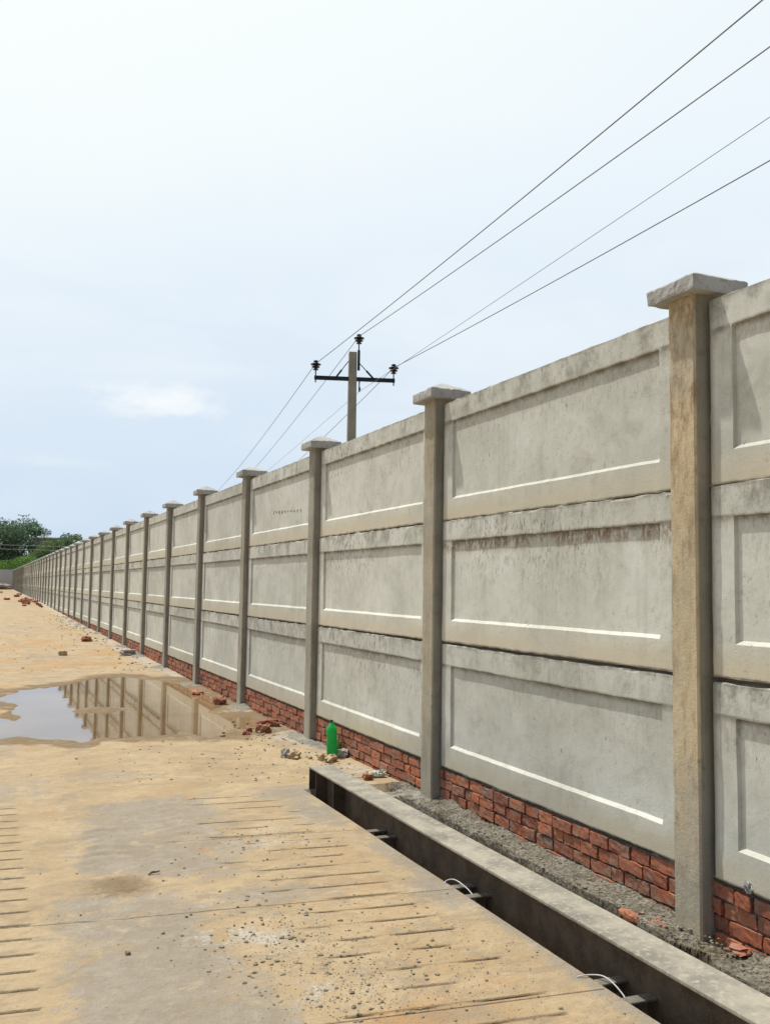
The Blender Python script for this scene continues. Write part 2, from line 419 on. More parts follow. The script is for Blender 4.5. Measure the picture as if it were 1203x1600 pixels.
M_DARKLEAF = leaf_mat('dark_leaf', (.07, .13, .078), (.13, .21, .115), (.19, .265, .16))  # far leaf colours lightened to carry distance haze
M_MIDLEAF = leaf_mat('mid_leaf', (.08, .145, .05), (.15, .235, .08), (.22, .30, .13))
M_BRIGHTLEAF = leaf_mat('bright_leaf', (.075, .16, .035), (.14, .27, .06), (.21, .34, .09))

# ------------------------------------------------------------------ ground
RISE_Y = [-50, 16, 20, 30, 39, 44, 50, 60, 137, 260, 1000]
RISE_Z = [0, .0, .03, .08, .12, .17, .22, .32, .60, .7, .7]
def rise(Y): return np.interp(Y, RISE_Y, RISE_Z)
PUD = [(-.6, 14.6), (.07, 14.93), (.24, 14.88), (.44, 15.7), (.75, 15.93), (1.08, 16.01), (1.35, 16.62), (1.86, 17.24), (2.26, 17.54), (2.53, 17.35), (2.89, 16.77), (3.1, 16.15), (3.11, 15.28), (3.18, 14.04), (3.22, 13.48), (3.18, 12.86), (2.97, 12.58), (2.78, 12.44), (2.85, 11.85), (3.12, 11.65), (3.2, 11.29), (2.93, 10.68), (2.61, 10.81), (2.36, 10.37), (2.16, 10.32), (1.84, 10.45), (1.48, 10.6), (1.15, 10.64), (.99, 10.55), (.61, 10.67), (.2, 10.8), (-.05, 10.88), (-.8, 11.2), (-.9, 12.4), (-.07, 12.65), (.22, 12.56), (.35, 12.93), (.39, 13.58), (.32, 14.15), (.07, 14.27), (-.5, 14.3)]
def sdf(X, Y, poly):
    d = np.full(X.shape, 1e9); ins = np.zeros(X.shape, bool)
    n = len(poly)
    for i in range(n):
        ax, ay = poly[i]; bx, by = poly[(i+1) % n]
        ex, ey = bx-ax, by-ay
        t = np.clip(((X-ax)*ex+(Y-ay)*ey)/(ex*ex+ey*ey), 0, 1)
        d = np.minimum(d, np.hypot(X-ax-t*ex, Y-ay-t*ey))
        c = (ay > Y) != (by > Y)
        ins ^= c & (X < (bx-ax)*(Y-ay)/((by-ay) if by != ay else 1e-9)+ax)
    return np.where(ins, -d, d)
SHEAR = -.10
GROOVE = [3.883+.195*k for k in range(-4, 19)]
JOINT = [3.46, 4.835, 6.188]
WATER_Z = -.012
def build_ground():
    us = np.concatenate([[-120, -60, -30, -15, -8, -5, -3.4, -2.4, -1.7, -1.2], np.arange(-.9, 2.44, .03), [2.445, 2.4525, 2.455, 2.457, 2.47], np.arange(2.5, 3.63, .03), [3.75, 4.2, 5, 7, 12, 25, 50, 120]])
    vs = np.concatenate([[-40, -20, -10, -5, -2, 0, 1, 1.8], np.arange(2.4, 8, .03), np.arange(8, 18.2, .05), np.arange(18.2, 40, .15), np.arange(40, 150, 1.0), [155, 165, 180, 200, 240, 300, 450, 700, 1200]])
    keep = np.ones(len(vs), bool); extra = []
    for k in GROOVE:
        keep &= ~((vs > k-.018) & (vs < k+.018)); extra += [k-.0168, k-.0135, k-.0115, k+.0115, k+.0135, k+.0168]
    for k in JOINT:
        extra += [k-.0075, k-.0058, k-.0042, k+.0042, k+.0058, k+.0075]
    vs = np.unique(np.round(np.concatenate([vs[keep], extra]), 5))
    U, V = np.meshgrid(us, vs, indexing='ij')
    X = U; Y = V + SHEAR*np.clip(U-1.5, -3, 3)
    far = sstep(7.2, 9, Y)
    Z = rise(Y).copy()
    near = (np.abs(X) < 6)
    bumps = fbm(X*1.3, Y*1.3, .3, 3)*.010 + fbm(X*7, Y*5, 2.3, 3)*.005
    slabb = fbm(X*1.1, Y*1.1, 4.3, 3)*.004
    Z += near*(far*bumps + (1-far)*slabb)
    # tyre marks pressed into the sandy cover
    trk = (sstep(.35, .9, X)*sstep(2.2, 1.5, X))
    Z += near*fbm(X*3, (Y+.4*X)*14, 1.2, 2)*.004*trk*sstep(3, 5, Y)*sstep(11, 7, Y)
    tm = np.clip(fbm(X*1.6, Y*1.1, 51., 3)*3, 0, 1)*sstep(4.4, 5.0, Y)*sstep(8.9, 7.4, Y)
    lane = (X-(.72+.10*(Y-6)))
    for off_ in (0., .55):
        t_ = np.abs(lane-off_); chev = np.sin((Y+.55*t_)*44)
        Z += near*.006*chev*sstep(.17, .12, t_)*tm
    # puddle hollow
    jx = X + fbm(X*2.3, Y*1.3, 8.1, 4)*.30; jy = Y + fbm(X*2.3, Y*1.3, 15.2, 4)*.55
    d = sdf(jx, jy, PUD)
    Z += np.where(near, -.045*sstep(.04, -.35, d), 0)
    pen = np.exp(-(((jx-1.48)/.44)**2+((jy-12.95-.25*(X-1.4))/.40)**2))      # mud spit inside the puddle
    Z += near*pen*(.052+.03*fbm(X*6, Y*4, 81., 3))
    # saw-cut grooves
    depth = np.zeros_like(Z); gd = np.zeros_like(Z)
    fill = np.clip(.55+2.0*fbm(X*5, V*9, 3.7, 3), 0, 1)
    for i, k in enumerate(GROOVE):
        w = sstep(.0138, .0114, np.abs(V-k))
        xs = 1.50+.13*math.sin(i*2.3)+.08*math.sin(i*5.1); xe = 2.19+.025*math.sin(i*3.7)
        rng_ = sstep(.272, .262, X)*1.0*sstep(-1.3, -1.2, X) + sstep(xs, xs+.06, X)*sstep(xe+.01, xe-.02, X)*fill
        lr = np.where(X < .5, 1, .5)
        depth = np.maximum(depth, w*rng_*.019*lr); gd = np.maximum(gd, w*rng_*np.where(X < .5, 1, .8))
    for k in JOINT:
        w = sstep(.0059, .0041, np.abs(V-k)); lim = sstep(2.45, 2.44, X)
        if k > 6: lim = lim*sstep(1.1, 1.16, X)
        depth = np.maximum(depth, w*lim*.006); gd = np.maximum(gd, w*lim*.85*np.clip(.95+.6*fbm(X*4, V*4, 5.5, 2), .5, 1))
    Z -= depth
    # pit of the steel beam
    tr = (X > 2.456) & (X < 3.62) & (Y < 7.42) & (Y > -20)
    Z = np.where(tr, -.40+.02*fbm(X*8, Y*8, 1.1, 2), Z)
    # colour masks: R bare grey concrete, G damp/dark soil, B pale mortar powder, A ochre
    def blob(x, y, rx, ry, p=2): return np.exp(-(np.abs((X-x)/rx)**p+np.abs((Y-y)/ry)**p))
    f1 = fbm(X*1.7, Y*1.2, 6.6, 4)
    f2 = fbm(X*3.1, Y*2.2, 16.6, 4)
    Rm = .98*sstep(.45, .85, X+.35*f2)*sstep(1.85, 1.3, X+.35*f1+.3*f2)*sstep(5.0, 6.0, Y+.9*f1+.5*f2)*sstep(7.6, 7.3, Y+.2*f1)*np.clip(1.0+.7*f2, .45, 1)
    Rm = np.maximum(Rm, .95*np.clip(.95+1.0*f2, .3, 1)*sstep(.22, .5, X+.2*f1)*sstep(1.35, .85, X+.3*f1)*sstep(5.9, 5.0, Y+.6*f1))
    Rm = np.maximum(Rm, .75*sstep(2.30, 2.44, X+.22*f1)*sstep(7.7, 7.2, Y)*np.clip(.5+1.6*fbm(X*1.2, Y*1.1, 31., 3), 0, 1))
    Rm = np.maximum(Rm, .9*blob(2.36, 4.75, .16, .4)); Rm = np.maximum(Rm, .9*blob(2.3, 6.7, .22, .5))
    Rm = np.maximum(Rm, .85*blob(2.35, 7.35, .45, .35))
    Rm = np.maximum(Rm, .55*blob(1.0, 8.5, .5, .35)); Rm = np.maximum(Rm, .7*blob(1.45, 5.0, .45, .25))
    Rm = np.maximum(Rm, .5*sstep(0, .35, fbm(X*.9, Y*.6, 12.1, 4)))
    Bm = (.80*blob(1.31, 4.58, .27, .36) + .66*blob(1.86, 6.05, .32, .42) + .45*blob(1.45, 3.75, .27, .24) + .4*blob(1.05, 4.5, .16, .12))*np.clip(.75+1.6*fbm(X*6, Y*5, 41., 4), 0, 1.15)
    strip = sstep(2.75, 3.1, X+.35*f1)*sstep(8.2, 9.0, Y+.4*f1)
    Bm = np.maximum(Bm, strip*(.60+.5*fbm(X*2, Y*.8, 9.2, 3)))
    Bm = np.maximum(Bm, np.clip(.42+1.1*fbm(X*5, Y*4, 71., 3), 0, .8)*sstep(2.6, 2.85, X)*sstep(8.6, 8.0, Y+.5*f1)*sstep(7.35, 7.45, Y))
    Am = .85*blob(1.42, 7.05, .14, .2) + .7*blob(1.32, 6.0, .2, .18) + .8*blob(1.55, 3.42, .22, .12) + .35*sstep(1.3, 1.9, X)*sstep(6.6, 5.5, Y)*sstep(2.4, 2.1, X) + .65*sstep(.0, .40, fbm(X*.8, Y*.4, 2.2, 4))*far
    wet = sstep(.50, .10, d+.40*fbm(X*2.2, Y*1.6, 61., 3))*(np.abs(X) < 5)
    Gm = np.maximum(.85*blob(.74, 5.43, .22, .22), .35*sstep(.15, .5, fbm(X*1.1, Y*.5, 21., 4))*far)
    Gm = np.maximum(Gm, 1.0*blob(2.75, 11.2, .6, .8)*np.clip(.6+1.2*fbm(X*3, Y*2, 91., 3), .1, 1))
    Gm = np.maximum(Gm, 1.0*wet*np.clip(.85+.8*fbm(X*2, Y*2, 3.3, 3), .45, 1))
    Gm = np.maximum(Gm, np.where(d < 0, .8, 0)*(1-.75*np.clip(pen, 0, 1)))
    Bm = np.maximum(Bm, .75*pen*(np.abs(X) < 5))
    Rm = np.where(gd > .2, 0, Rm); Bm = np.where(gd > .4, Bm*.3, Bm)
    Gm = np.where(tr, .9, Gm); Rm = np.where(tr, .3, Rm)
    verts = np.stack([X, Y, Z], -1).reshape(-1, 3)
    faces = grid_faces(len(us), len(vs))
    me = bpy.data.meshes.new('ground'); me.vertices.add(len(verts)); me.vertices.foreach_set('co', verts.ravel())
    nf = len(faces); me.loops.add(nf*4); me.polygons.add(nf)
    me.loops.foreach_set('vertex_index', faces.ravel().astype(np.int32))
    me.polygons.foreach_set('loop_start', np.arange(0, nf*4, 4, dtype=np.int32))
    me.polygons.foreach_set('loop_total', np.full(nf, 4, dtype=np.int32))
    me.update(calc_edges=True); me.validate()
    ca = me.color_attributes.new('mask', 'FLOAT_COLOR', 'POINT')
    data = np.stack([np.clip(t, 0, 1) for t in (Rm, Gm, Bm, Am)], -1).reshape(-1)
    ca.data.foreach_set('color', data.astype(np.float32))
    ct = me.attributes.new('cut', 'FLOAT', 'POINT'); ct.data.foreach_set('value', np.clip(gd, 0, 1).ravel().astype(np.float32))
    o = link('ground', me, M_GROUND); o['kind'] = 'structure'
    return o
build_ground()

# puddle water, lying in the hollow
def build_water():
    us = np.arange(-1.6, 3.31, .12); vs = np.arange(9.6, 18.6, .2)
    U, V = np.meshgrid(us, vs, indexing='ij')
    d = sdf(U, V, PUD)
    me_v = np.stack([U, V, np.full_like(U, WATER_Z)], -1).reshape(-1, 3)
    fs = grid_faces(len(us), len(vs)); dd = d.ravel()
    fs = fs[(dd[fs].min(1) < .45)]
    me = pydata('puddle_water', me_v, fs)
    o = link('puddle_water', me, M_WATER); o['kind'] = 'structure'
build_water()

# ------------------------------------------------------------------ boundary wall
XF, XP = 3.2465, 3.311            # front of posts, front of panel frames
Y0, BAY, PW = 3.89, 3.0, .198     # post 0 spans Y0-PW .. Y0
Z_J = [.273, 1.236, 2.189]; PH = .955
NB0, NB1 = -1, 46
wall = empty('boundary_wall', (XP, Y0, 0))
tag(wall, 'long grey precast concrete panel wall with capped posts on a low red brick base', 'boundary wall')
def wl(p): return (p[0]-XP, p[1]-Y0, p[2])

def panel_mesh(seed, fine=True, H=.951, Wd=2.86):
    # depth field over (y, z); y=0 is the near end of the bay
    ya, yb = .185, Wd-.215; za, zb = .165, H-.165
    bvb, bvt, bvs, dep = .020, .006, .007, .019
    def lines(a, b, n): return list(np.linspace(a, b, n+1))
    k = 1 if fine else 0
    ys = [0, .05, .056] + lines(.075, ya, 3*k+1) + lines(ya+bvs, yb-bvs, 44 if fine else 2) + lines(yb, Wd-.08, 3*k+1) + [Wd-.064, Wd-.056, Wd]
    zs = [0, .009] + lines(.02, za, 4*k+1) + lines(za+bvb, zb-bvt, 12 if fine else 2) + lines(zb, H-.022, 4*k+1) + [H-.009, H]
    ys, zs = np.array(ys), np.array(zs)
    Yg, Zg = np.meshgrid(ys, zs, indexing='ij')
    inside = (Yg > ya+1e-4) & (Yg < yb-1e-4) & (Zg > za+1e-4) & (Zg < zb-1e-4)
    Xg = np.where(inside, dep, 0.)
    if fine:
        s = seed*11.3
        Xg = Xg + .0035*fbm(Yg*1.6, Zg*2.5, s, 3) + .0012*fbm(Yg*9, Zg*9, s+3, 2)
        Zj = .0045*fbm(Yg*5, Zg*3, s+5, 3); Yj = .004*fbm(Yg*3, Zg*6, s+9, 3)
        edge = (Yg <= 1e-6) | (Yg >= Wd-1e-6)
        Zg = Zg + Zj; Yg = np.where(edge, Yg, Yg+Yj)
        # the ends step back into the slots of the posts
        Xg = Xg + np.where((Yg < .052) | (Yg > Wd-.058), .040, 0)
        # ragged arrises along the joints
        Zg[:, -1] += -.006+.006*vnoise(ys*14, s, 1); Zg[:, 0] += .004*vnoise(ys*17, s, 4)
        Xg[:, -1] += .005; Xg[:, 0] += .004
        chipm = np.clip(vnoise(ys*9, s, 12)-.35, 0, 1)*.03; Xg[:, -1] += chipm; Xg[:, -2] += chipm*.5
    nu, nv = Yg.shape
    front = np.stack([Xg, Yg, Zg], -1).reshape(-1, 3)
    F = [tuple(t) for t in grid_faces(nu, nv, flip=True)]
    V = [tuple(t) for t in front]
    idx = lambda i, j: i*nv+j
    loop = [idx(i, 0) for i in range(nu)] + [idx(nu-1, j) for j in range(1, nv)] + [idx(i, nv-1) for i in range(nu-2, -1, -1)] + [idx(0, j) for j in range(nv-2, 0, -1)]
    base = len(V)
    for a in loop: V.append((.085, V[a][1], V[a][2]))
    L = len(loop)
    for a in range(L): F.append((loop[a], loop[(a+1) % L], base+(a+1) % L, base+a))
    F.append(tuple(base+a for a in range(L))[::-1])
    # rough mortar tongue under the panel
    if fine:
        b = len(V); n = 60; yy = np.linspace(0, Wd, n)
        for i in range(n):
            bulge = .024+.011*vnoise(yy[i]*11, seed*3.1, 6)
            V += [(bulge, yy[i], .006), (bulge-.001, yy[i], -.02)]
        for i in range(n-1): F.append((b+2*i, b+2*i+1, b+2*i+3, b+2*i+2))
    else:
        b = len(V); V += [(.02, 0, .004), (.02, 0, -.02), (.02, Wd, .004), (.02, Wd, -.02)]; F.append((b, b+1, b+3, b+2))
    me = pydata('wall_panel', V, F)
    bm = bmesh.new(); bm.from_mesh(me); bmesh.ops.recalc_face_normals(bm, faces=bm.faces[:]); bm.to_mesh(me); bm.free()
    return me
P_FINE = [panel_mesh(s) for s in range(6)]
P_SIMPLE = panel_mesh(99, False)
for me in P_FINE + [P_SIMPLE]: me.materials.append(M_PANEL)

def post_mesh(seed, H=3.176, foot=-.40):
    n = 46; zs = np.linspace(foot, H, n); D = .214; c = .010
    a, b = D/2, PW/2
    sec = []
    for (sx_, sy_) in ((-1, -1), (-1, 1), (1, 1), (1, -1)):
        pass
    def side(p, q_, k): return [tuple(np.array(p)+(np.array(q_)-np.array(p))*t) for t in np.linspace(0, 1, k, endpoint=True)]
    cs = [(-a, -b+c), (-a, b-c), (-a+c, b), (a-c, b), (a, b-c), (a, -b+c), (a-c, -b), (-a+c, -b)]
    for i in range(0, 8, 2):
        sec += side(cs[i], cs[i+1], 5)
    sec = np.array(sec); m = len(sec)
    V = []
    for z in zs:
        j = .0028*fbm(sec[:, 0]*30+seed*5, sec[:, 1]*30, z*9, 3) + .004*fbm(sec[:, 0]*6, sec[:, 1]*6+seed, z*1.7, 2)
        corner = np.array([1.0 if (i % 5 in (0, 4)) else 0. for i in range(m)])
        chip = -.010*np.clip(vnoise(z*22+seed*3, np.arange(m)//5*4.1, 2)-.45, 0, 1)*corner
        r = np.hypot(sec[:, 0], sec[:, 1]); s = 1+(j+chip)/r
        V += [(sec[i, 0]*s[i], sec[i, 1]*s[i], z) for i in range(m)]
    F = []
    for k in range(n-1):
        for i in range(m): F.append((k*m+i, k*m+(i+1) % m, (k+1)*m+(i+1) % m, (k+1)*m+i))
    F.append(tuple(range(m))[::-1]); F.append(tuple((n-1)*m+i for i in range(m)))
    me = pydata('post', V, F)
    bm = bmesh.new(); bm.from_mesh(me); bmesh.ops.recalc_face_normals(bm, faces=bm.faces[:]); bm.to_mesh(me); bm.free()
    me.materials.append(M_POST); return me
POSTS = [post_mesh(s) for s in range(4)]

def cap_mesh(seed):
    c = .355; n = 15
    t = np.linspace(-c/2, c/2, n)
    rim = [(x, -c/2) for x in t[:-1]] + [(c/2, y) for y in t[:-1]] + [(x, c/2) for x in t[::-1][:-1]] + [(-c/2, y) for y in t[::-1][:-1]]
    m = len(rim); V = []; F = []
    levels = [(.0, .985, -.0), (.012, 1., 0), (.040, 1.0, 0), (.068, 1.0, 0), (.076, .988, 0)]
    for z, s, _ in levels:
        for i, (x, y) in enumerate(rim):
            j = .0030*vnoise(x*40+seed*7, y*40, z*50) + .004*vnoise(x*14, y*14+seed*5, z*9)
            ch = -.012*max(0, vnoise(x*22+seed*9, y*22, z*16+seed)-.35) if z in (0., .076) else 0
            r = math.hypot(x, y); k = s+(j+ch)/r
            zz = z + (.004*vnoise(x*25+3, y*25, seed) - (.010*max(0, vnoise(x*30, y*30+seed*3, 8)-.2)) if z > .07 else .004*vnoise(x*25, y*25, seed+4))
            V.append((x*k, y*k, zz))
    L = len(levels)
    for k in range(L-1):
        for i in range(m): F.append((k*m+i, k*m+(i+1) % m, (k+1)*m+(i+1) % m, (k+1)*m+i))
    base = (L-1)*m
    for s in (.66, .33):
        b = len(V)
        for i, (x, y) in enumerate(rim): V.append((x*s, y*s, .076+(1-s)*.085+.002*vnoise(x*30, y*30, seed)))
        for i in range(m): F.append((base+i, base+(i+1) % m, b+(i+1) % m, b+i))
        base = b
    V.append((0, 0, .160)); a = len(V)-1
    for i in range(m): F.append((base+i, base+(i+1) % m, a))
    F.append(tuple(range(m))[::-1])
    me = pydata('cap', V, F); me.materials.append(M_CAP); return me
CAPS = [cap_mesh(s) for s in range(3)]

POST_X = XF+.107
for i in range(NB0, NB1+1):
    yc = Y0+i*BAY-PW/2
    dx = random.uniform(-.004, .004) if i > 2 else 0
    p = link('post', POSTS[i % 4], None, wall, wl((POST_X+dx, yc, 0)))
    p.rotation_euler = (random.uniform(-.004, .004) if i > 0 else 0, random.uniform(-.004, .003) if i > 2 else 0, 0)
    o_ = {0: .95, 1: .34, 2: .06, -1: .8}.get(i, random.choice((.0, .05, .1, .2)))
    p.color = (o_, 0, 0, 1)
    if i == 0: p['label'] = 'post stained ochre and brown from the cap downwards'
    c = link('cap', CAPS[i % 3], None, p, (0, 0, 3.172)); c.rotation_euler = (random.uniform(-.012, .012), random.uniform(-.012, .012), random.uniform(-.03, .03) if i != 0 else .0)

far_v, far_f = [], []
sv = np.array([v.co[:] for v in P_SIMPLE.vertices]); sf = [tuple(p.vertices) for p in P_SIMPLE.polygons]
inscribed = None
for i in range(NB0, NB1):
    for k in range(3):
        loc = (XP+random.uniform(-.004, .006), Y0+i*BAY-.03, Z_J[k]+random.uniform(-.003, .003))
        if i < NB0+33:
            fine = i < 9
            me = P_FINE[(i*3+k*2+1) % 6] if fine else P_SIMPLE
            o = link('wall_panel', me, None, wall, wl(loc))
            o.rotation_euler = (random.uniform(-.0012, .0012), random.uniform(-.002, .003), random.uniform(-.0008, .0008))
            bro = {(0, 1): .95, (0, 0): .12, (0, 2): .3, (-1, 0): .25, (-1, 2): .35, (1, 2): .2, (1, 0): .25}.get((i, k), random.choice((.0, .1, .2, .35)))
            gri = {(0, 1): .75, (0, 2): .35, (0, 0): .25, (1, 2): .8, (1, 1): .75, (1, 0): .7, (2, 2): .35}.get((i, k), random.uniform(.2, .7))
            o.color = (bro, gri, 0, 1)
            if i == 2 and k == 2: inscribed = o
        else:
            b = len(far_v); L = wl(loc)
            far_v += [tuple(v+np.array(L)) for v in sv]; far_f += [tuple(b+a for a in f) for f in sf]
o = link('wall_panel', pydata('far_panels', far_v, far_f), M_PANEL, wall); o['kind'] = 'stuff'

# small hand-stencilled word on one panel
cu = bpy.data.curves.new('inscription', 'FONT'); cu.body = 'Juggernaut'; cu.size = .085; cu.space_character = 1.75; cu.extrude = .0006
tmp = bpy.data.objects.new('inscription_curve', cu); COL.objects.link(tmp)
bpy.context.view_layer.update()
me = bpy.data.meshes.new_from_object(tmp.evaluated_get(bpy.context.evaluated_depsgraph_get())); bpy.data.objects.remove(tmp)
me.materials.append(M_MARK)
xs = [v.co.x for v in me.vertices]; wtxt = max(xs)-min(xs)
for v in me.vertices:
    v.co.x *= 1.16/wtxt; v.co.y *= .55
ins = link('inscription', me, None, inscribed, (.0155, 11.53-(Y0+2*BAY-.03), 2.585-Z_J[2]))
# text x axis runs towards -Y, text up = +Z, facing -X
ins.rotation_euler = Matrix(((0, 0, -1), (-1, 0, 0), (-.05, 1, 0))).to_euler()

# bricks under the panels
def brick_bm(V, F, T, c, s, rot, tint, seg=(5, 3)):
    """one irregular brick: rounded, pitted box"""
    ny, nz = seg
    xs_ = np.linspace(-.5, .5, 3); ys_ = np.linspace(-.5, .5, ny); zs_ = np.linspace(-.5, .5, nz)
    ids = {}
    cr, sr = math.cos(rot), math.sin(rot)
    def vid(a, b, d):
        key = (a, b, d)
        if key not in ids:
            x, y, z = xs_[a], ys_[b], zs_[d]
            k = (abs(y) > .49)+(abs(z) > .49)+(abs(x) > .49)
            sh = {0: 0, 1: 0, 2: .010, 3: .016}[k]
            px, py, pz = x*s[0], y*s[1], z*s[2]
            px -= math.copysign(sh, x) if abs(x) > .49 else 0
            py -= math.copysign(sh, y) if abs(y) > .49 else 0
            pz -= math.copysign(sh, z) if abs(z) > .49 else 0
            n = random.uniform(-.0022, .0022)
            px += n; py += random.uniform(-.004, .004); pz += random.uniform(-.0035, .0035)
            py, pz = py*cr-pz*sr, py*sr+pz*cr
            ids[key] = len(V); V.append((c[0]+px, c[1]+py, c[2]+pz)); T.append(tint)
        return ids[key]
    for b in range(ny-1):
        for d in range(nz-1):
            F.append((vid(0, b, d), vid(0, b, d+1), vid(0, b+1, d+1), vid(0, b+1, d)))
            F.append((vid(2, b, d), vid(2, b+1, d), vid(2, b+1, d+1), vid(2, b, d+1)))
    for a in range(2):
        for d in range(nz-1):
            F.append((vid(a, 0, d), vid(a+1, 0, d), vid(a+1, 0, d+1), vid(a, 0, d+1)))
            F.append((vid(a, ny-1, d), vid(a, ny-1, d+1), vid(a+1, ny-1, d+1), vid(a+1, ny-1, d)))
        for b in range(ny-1):
            F.append((vid(a, b, 0), vid(a, b+1, 0), vid(a+1, b+1, 0), vid(a+1, b, 0)))
            F.append((vid(a, b, nz-1), vid(a+1, b, nz-1), vid(a+1, b+1, nz-1), vid(a, b+1, nz-1)))
def tinted(name, V, F, T, mats=None, mi=None, smooth=False):
    me = pydata(name, V, F, smooth)
    ca = me.color_attributes.new('tint', 'FLOAT_COLOR', 'POINT')
    ca.data.foreach_set('color', np.array([(*t, 1)[:4] if len(t) == 3 else (t[0], t[1], 0, 1) for t in T], dtype=np.float32).ravel())
    for m in (mats or []): me.materials.append(m)
    return me
for i in range(NB0, NB1):
    V, F, T = [], [], []
    ya, yb = Y0+i*BAY-.01, Y0+(i+1)*BAY-PW+.01
    z0 = -.105
    for row in range(6):
        y = ya - (.09 if row % 2 else .0) + random.uniform(-.03, 0)
        while y < yb:
            ln = random.choice((.19, .185, .18, .165, .10, .15, .20)) if i < 8 else .185
            c0, c1 = max(y, ya), min(y+ln, yb)
            if c1-c0 > .03:
                brick_bm(V, F, T, (XP+.050+random.uniform(-.007, .009), (c0+c1)/2, z0-.055+row*.0755+random.uniform(-.004, .004)),
                         (.09, c1-c0, .063+random.uniform(-.004, .003)), random.uniform(-.03, .03), (random.random(), max(0, random.gauss(.1, .3))), (6, 4) if i < 5 else (2, 2))
            y += ln+.014
    V = [wl(v) for v in V]
    o = link('brick_base', tinted('brick_base', V, F, T, [M_BRICK]), None, wall)
    # mortar bed between the bricks
    n = 120 if i < 5 else 6; yy = np.linspace(ya, yb, n); zz = np.linspace(-.14, .275, 26 if i < 5 else 3)
    Yg, Zg = np.meshgrid(yy, zz, indexing='ij')
    Xg = np.full_like(Yg, XP+.028)+(.011*fbm(Yg*18, Zg*18, i*3.3, 3) if i < 5 else 0)
    link('mortar_bed', pydata('mortar_bed', [wl(v) for v in np.stack([Xg, Yg, Zg], -1).reshape(-1, 3)], grid_faces(len(yy), len(zz), flip=True)), M_MORTAR, o)

# rough mortar footing along the beam pit, broken beside the first post
def foot_mat():
    m, q, p = mat('mortar_over_soil')
    P = geo(q); z = q.sep(P)[2]; n1 = q.noise(P, 7, 5, .65); n2 = q.noise(P, 48, 5, .72)
    c = q.mix(q.ramp(n1, .3, .7), (.15, .132, .095), (.315, .295, .24))
    c = q.mix(q.ramp(n2, .45, .58, 0, .9), c, (.07, .062, .05))
    soil = q.mix(q.ramp(q.noise(P, 22, 5, .7), .35, .65), (.045, .036, .024), (.21, .175, .105))
    c = q.mix(q.ramp(z, -.015, -.045), c, soil)
    q.set(p.inputs['Base Color'], c); p.inputs['Roughness'].default_value = .95
    q.set(p.inputs['Normal'], q.bump(q.math('ADD', n1, n2), .02, .9))
    return m
def footing():
    xs_ = np.arange(2.98, 3.40, .0125); ys_ = np.arange(1.6, 7.40, .0125)
    X, Y = np.meshgrid(xs_, ys_, indexing='ij')
    lip = 3.088+.034*np.clip(Y-4, -1, 1.4)-.05*sstep(5.4, 6.0, Y)+.022*fbm(Y*2.1, 0*Y, 3.3, 3)+.020*fbm(Y*9, X*3, 4.4, 3)
    lip = lip+.10*np.exp(-((Y-3.58)/.14)**2) + .03*np.exp(-((Y-4.1)/.2)**2)
    rough = .35+.65*sstep(5.2, 5.8, Y)+.5*np.exp(-((Y-3.6)/.25)**2)
    top = .004+.022*rough*fbm(X*8, Y*5, 7.7, 3)+.016*rough*fbm(X*38, Y*38, 1.1, 2) - .035*np.exp(-((Y-3.6)/.2)**2)
    top += .05*sstep(3.28, 3.34, X)*(.4+.6*fbm(Y*7, 0*Y, 9.4, 2)) + .022*np.exp(-((Y-6.4)/.45)**2)
    dropf = sstep(0, -.035, X-lip)
    Z = top*(1-dropf) + dropf*(-.36) + dropf*(1-dropf)*4*.06*fbm(X*20, Y*16, 5.5, 3)
    pit = (sstep(3.21, 3.19, X)*sstep(6.93, 6.97, Y))
    Z = Z*(1-pit)+pit*(-.25)
    me = pydata('footing', [wl(v) for v in np.stack([X, Y, Z], -1).reshape(-1, 3)], grid_faces(len(xs_), len(ys_)))
    link('footing', me, foot_mat(), wall)
footing()
# loose mortar heaps at the feet of the posts farther on
def heap(seed, x, y, rx, ry, h):
    n = 26; u = np.linspace(-1, 1, n); U, V = np.meshgrid(u, u, indexing='ij')
    r = np.hypot(U, V); Z = h*np.clip(1-r+.5*fbm(U*3+seed, V*3, seed*2.2, 3), -.3, 2)-.012+.010*fbm(U*16, V*16, seed, 2)
    keep = Z > -.03
    return np.stack([x+U*rx, y+V*ry, Z+rise(y)], -1).reshape(-1, 3), grid_faces(n, n)
hv, hf = [], []
for k in range(1, 14):
    v, f = heap(k*1.7, 3.24+random.uniform(-.05, .06), Y0+k*BAY-.1+random.uniform(-.25, .1), random.uniform(.16, .32), random.uniform(.3, .8), random.uniform(.03, .07))
    b = len(hv); hv += [wl(t) for t in v]; hf += [tuple(int(a)+b for a in q) for q in f]
link('mortar_spill', pydata('mortar_spill', hv, hf), M_FOOT, wall)

# ------------------------------------------------------------------ cross wall closing the yard
YE = Y0+NB1*BAY+.6
cw = empty('cross_wall', (-5, YE, .55))
tag(cw, 'plain pale grey plastered wall closing the far end of the yard', 'wall')
bm = bmesh.new(); add_box(bm, (-2.0, 0, 1.1), (23, .22, 3.2)); link('masonry', bm_mesh('masonry', bm), M_WHITEWALL, cw)
bm = bmesh.new(); add_box(bm, (-2.0, 0, 2.74), (23.1, .30, .08), bevel=.01); link('coping', bm_mesh('coping', bm), M_WHITEWALL, cw)

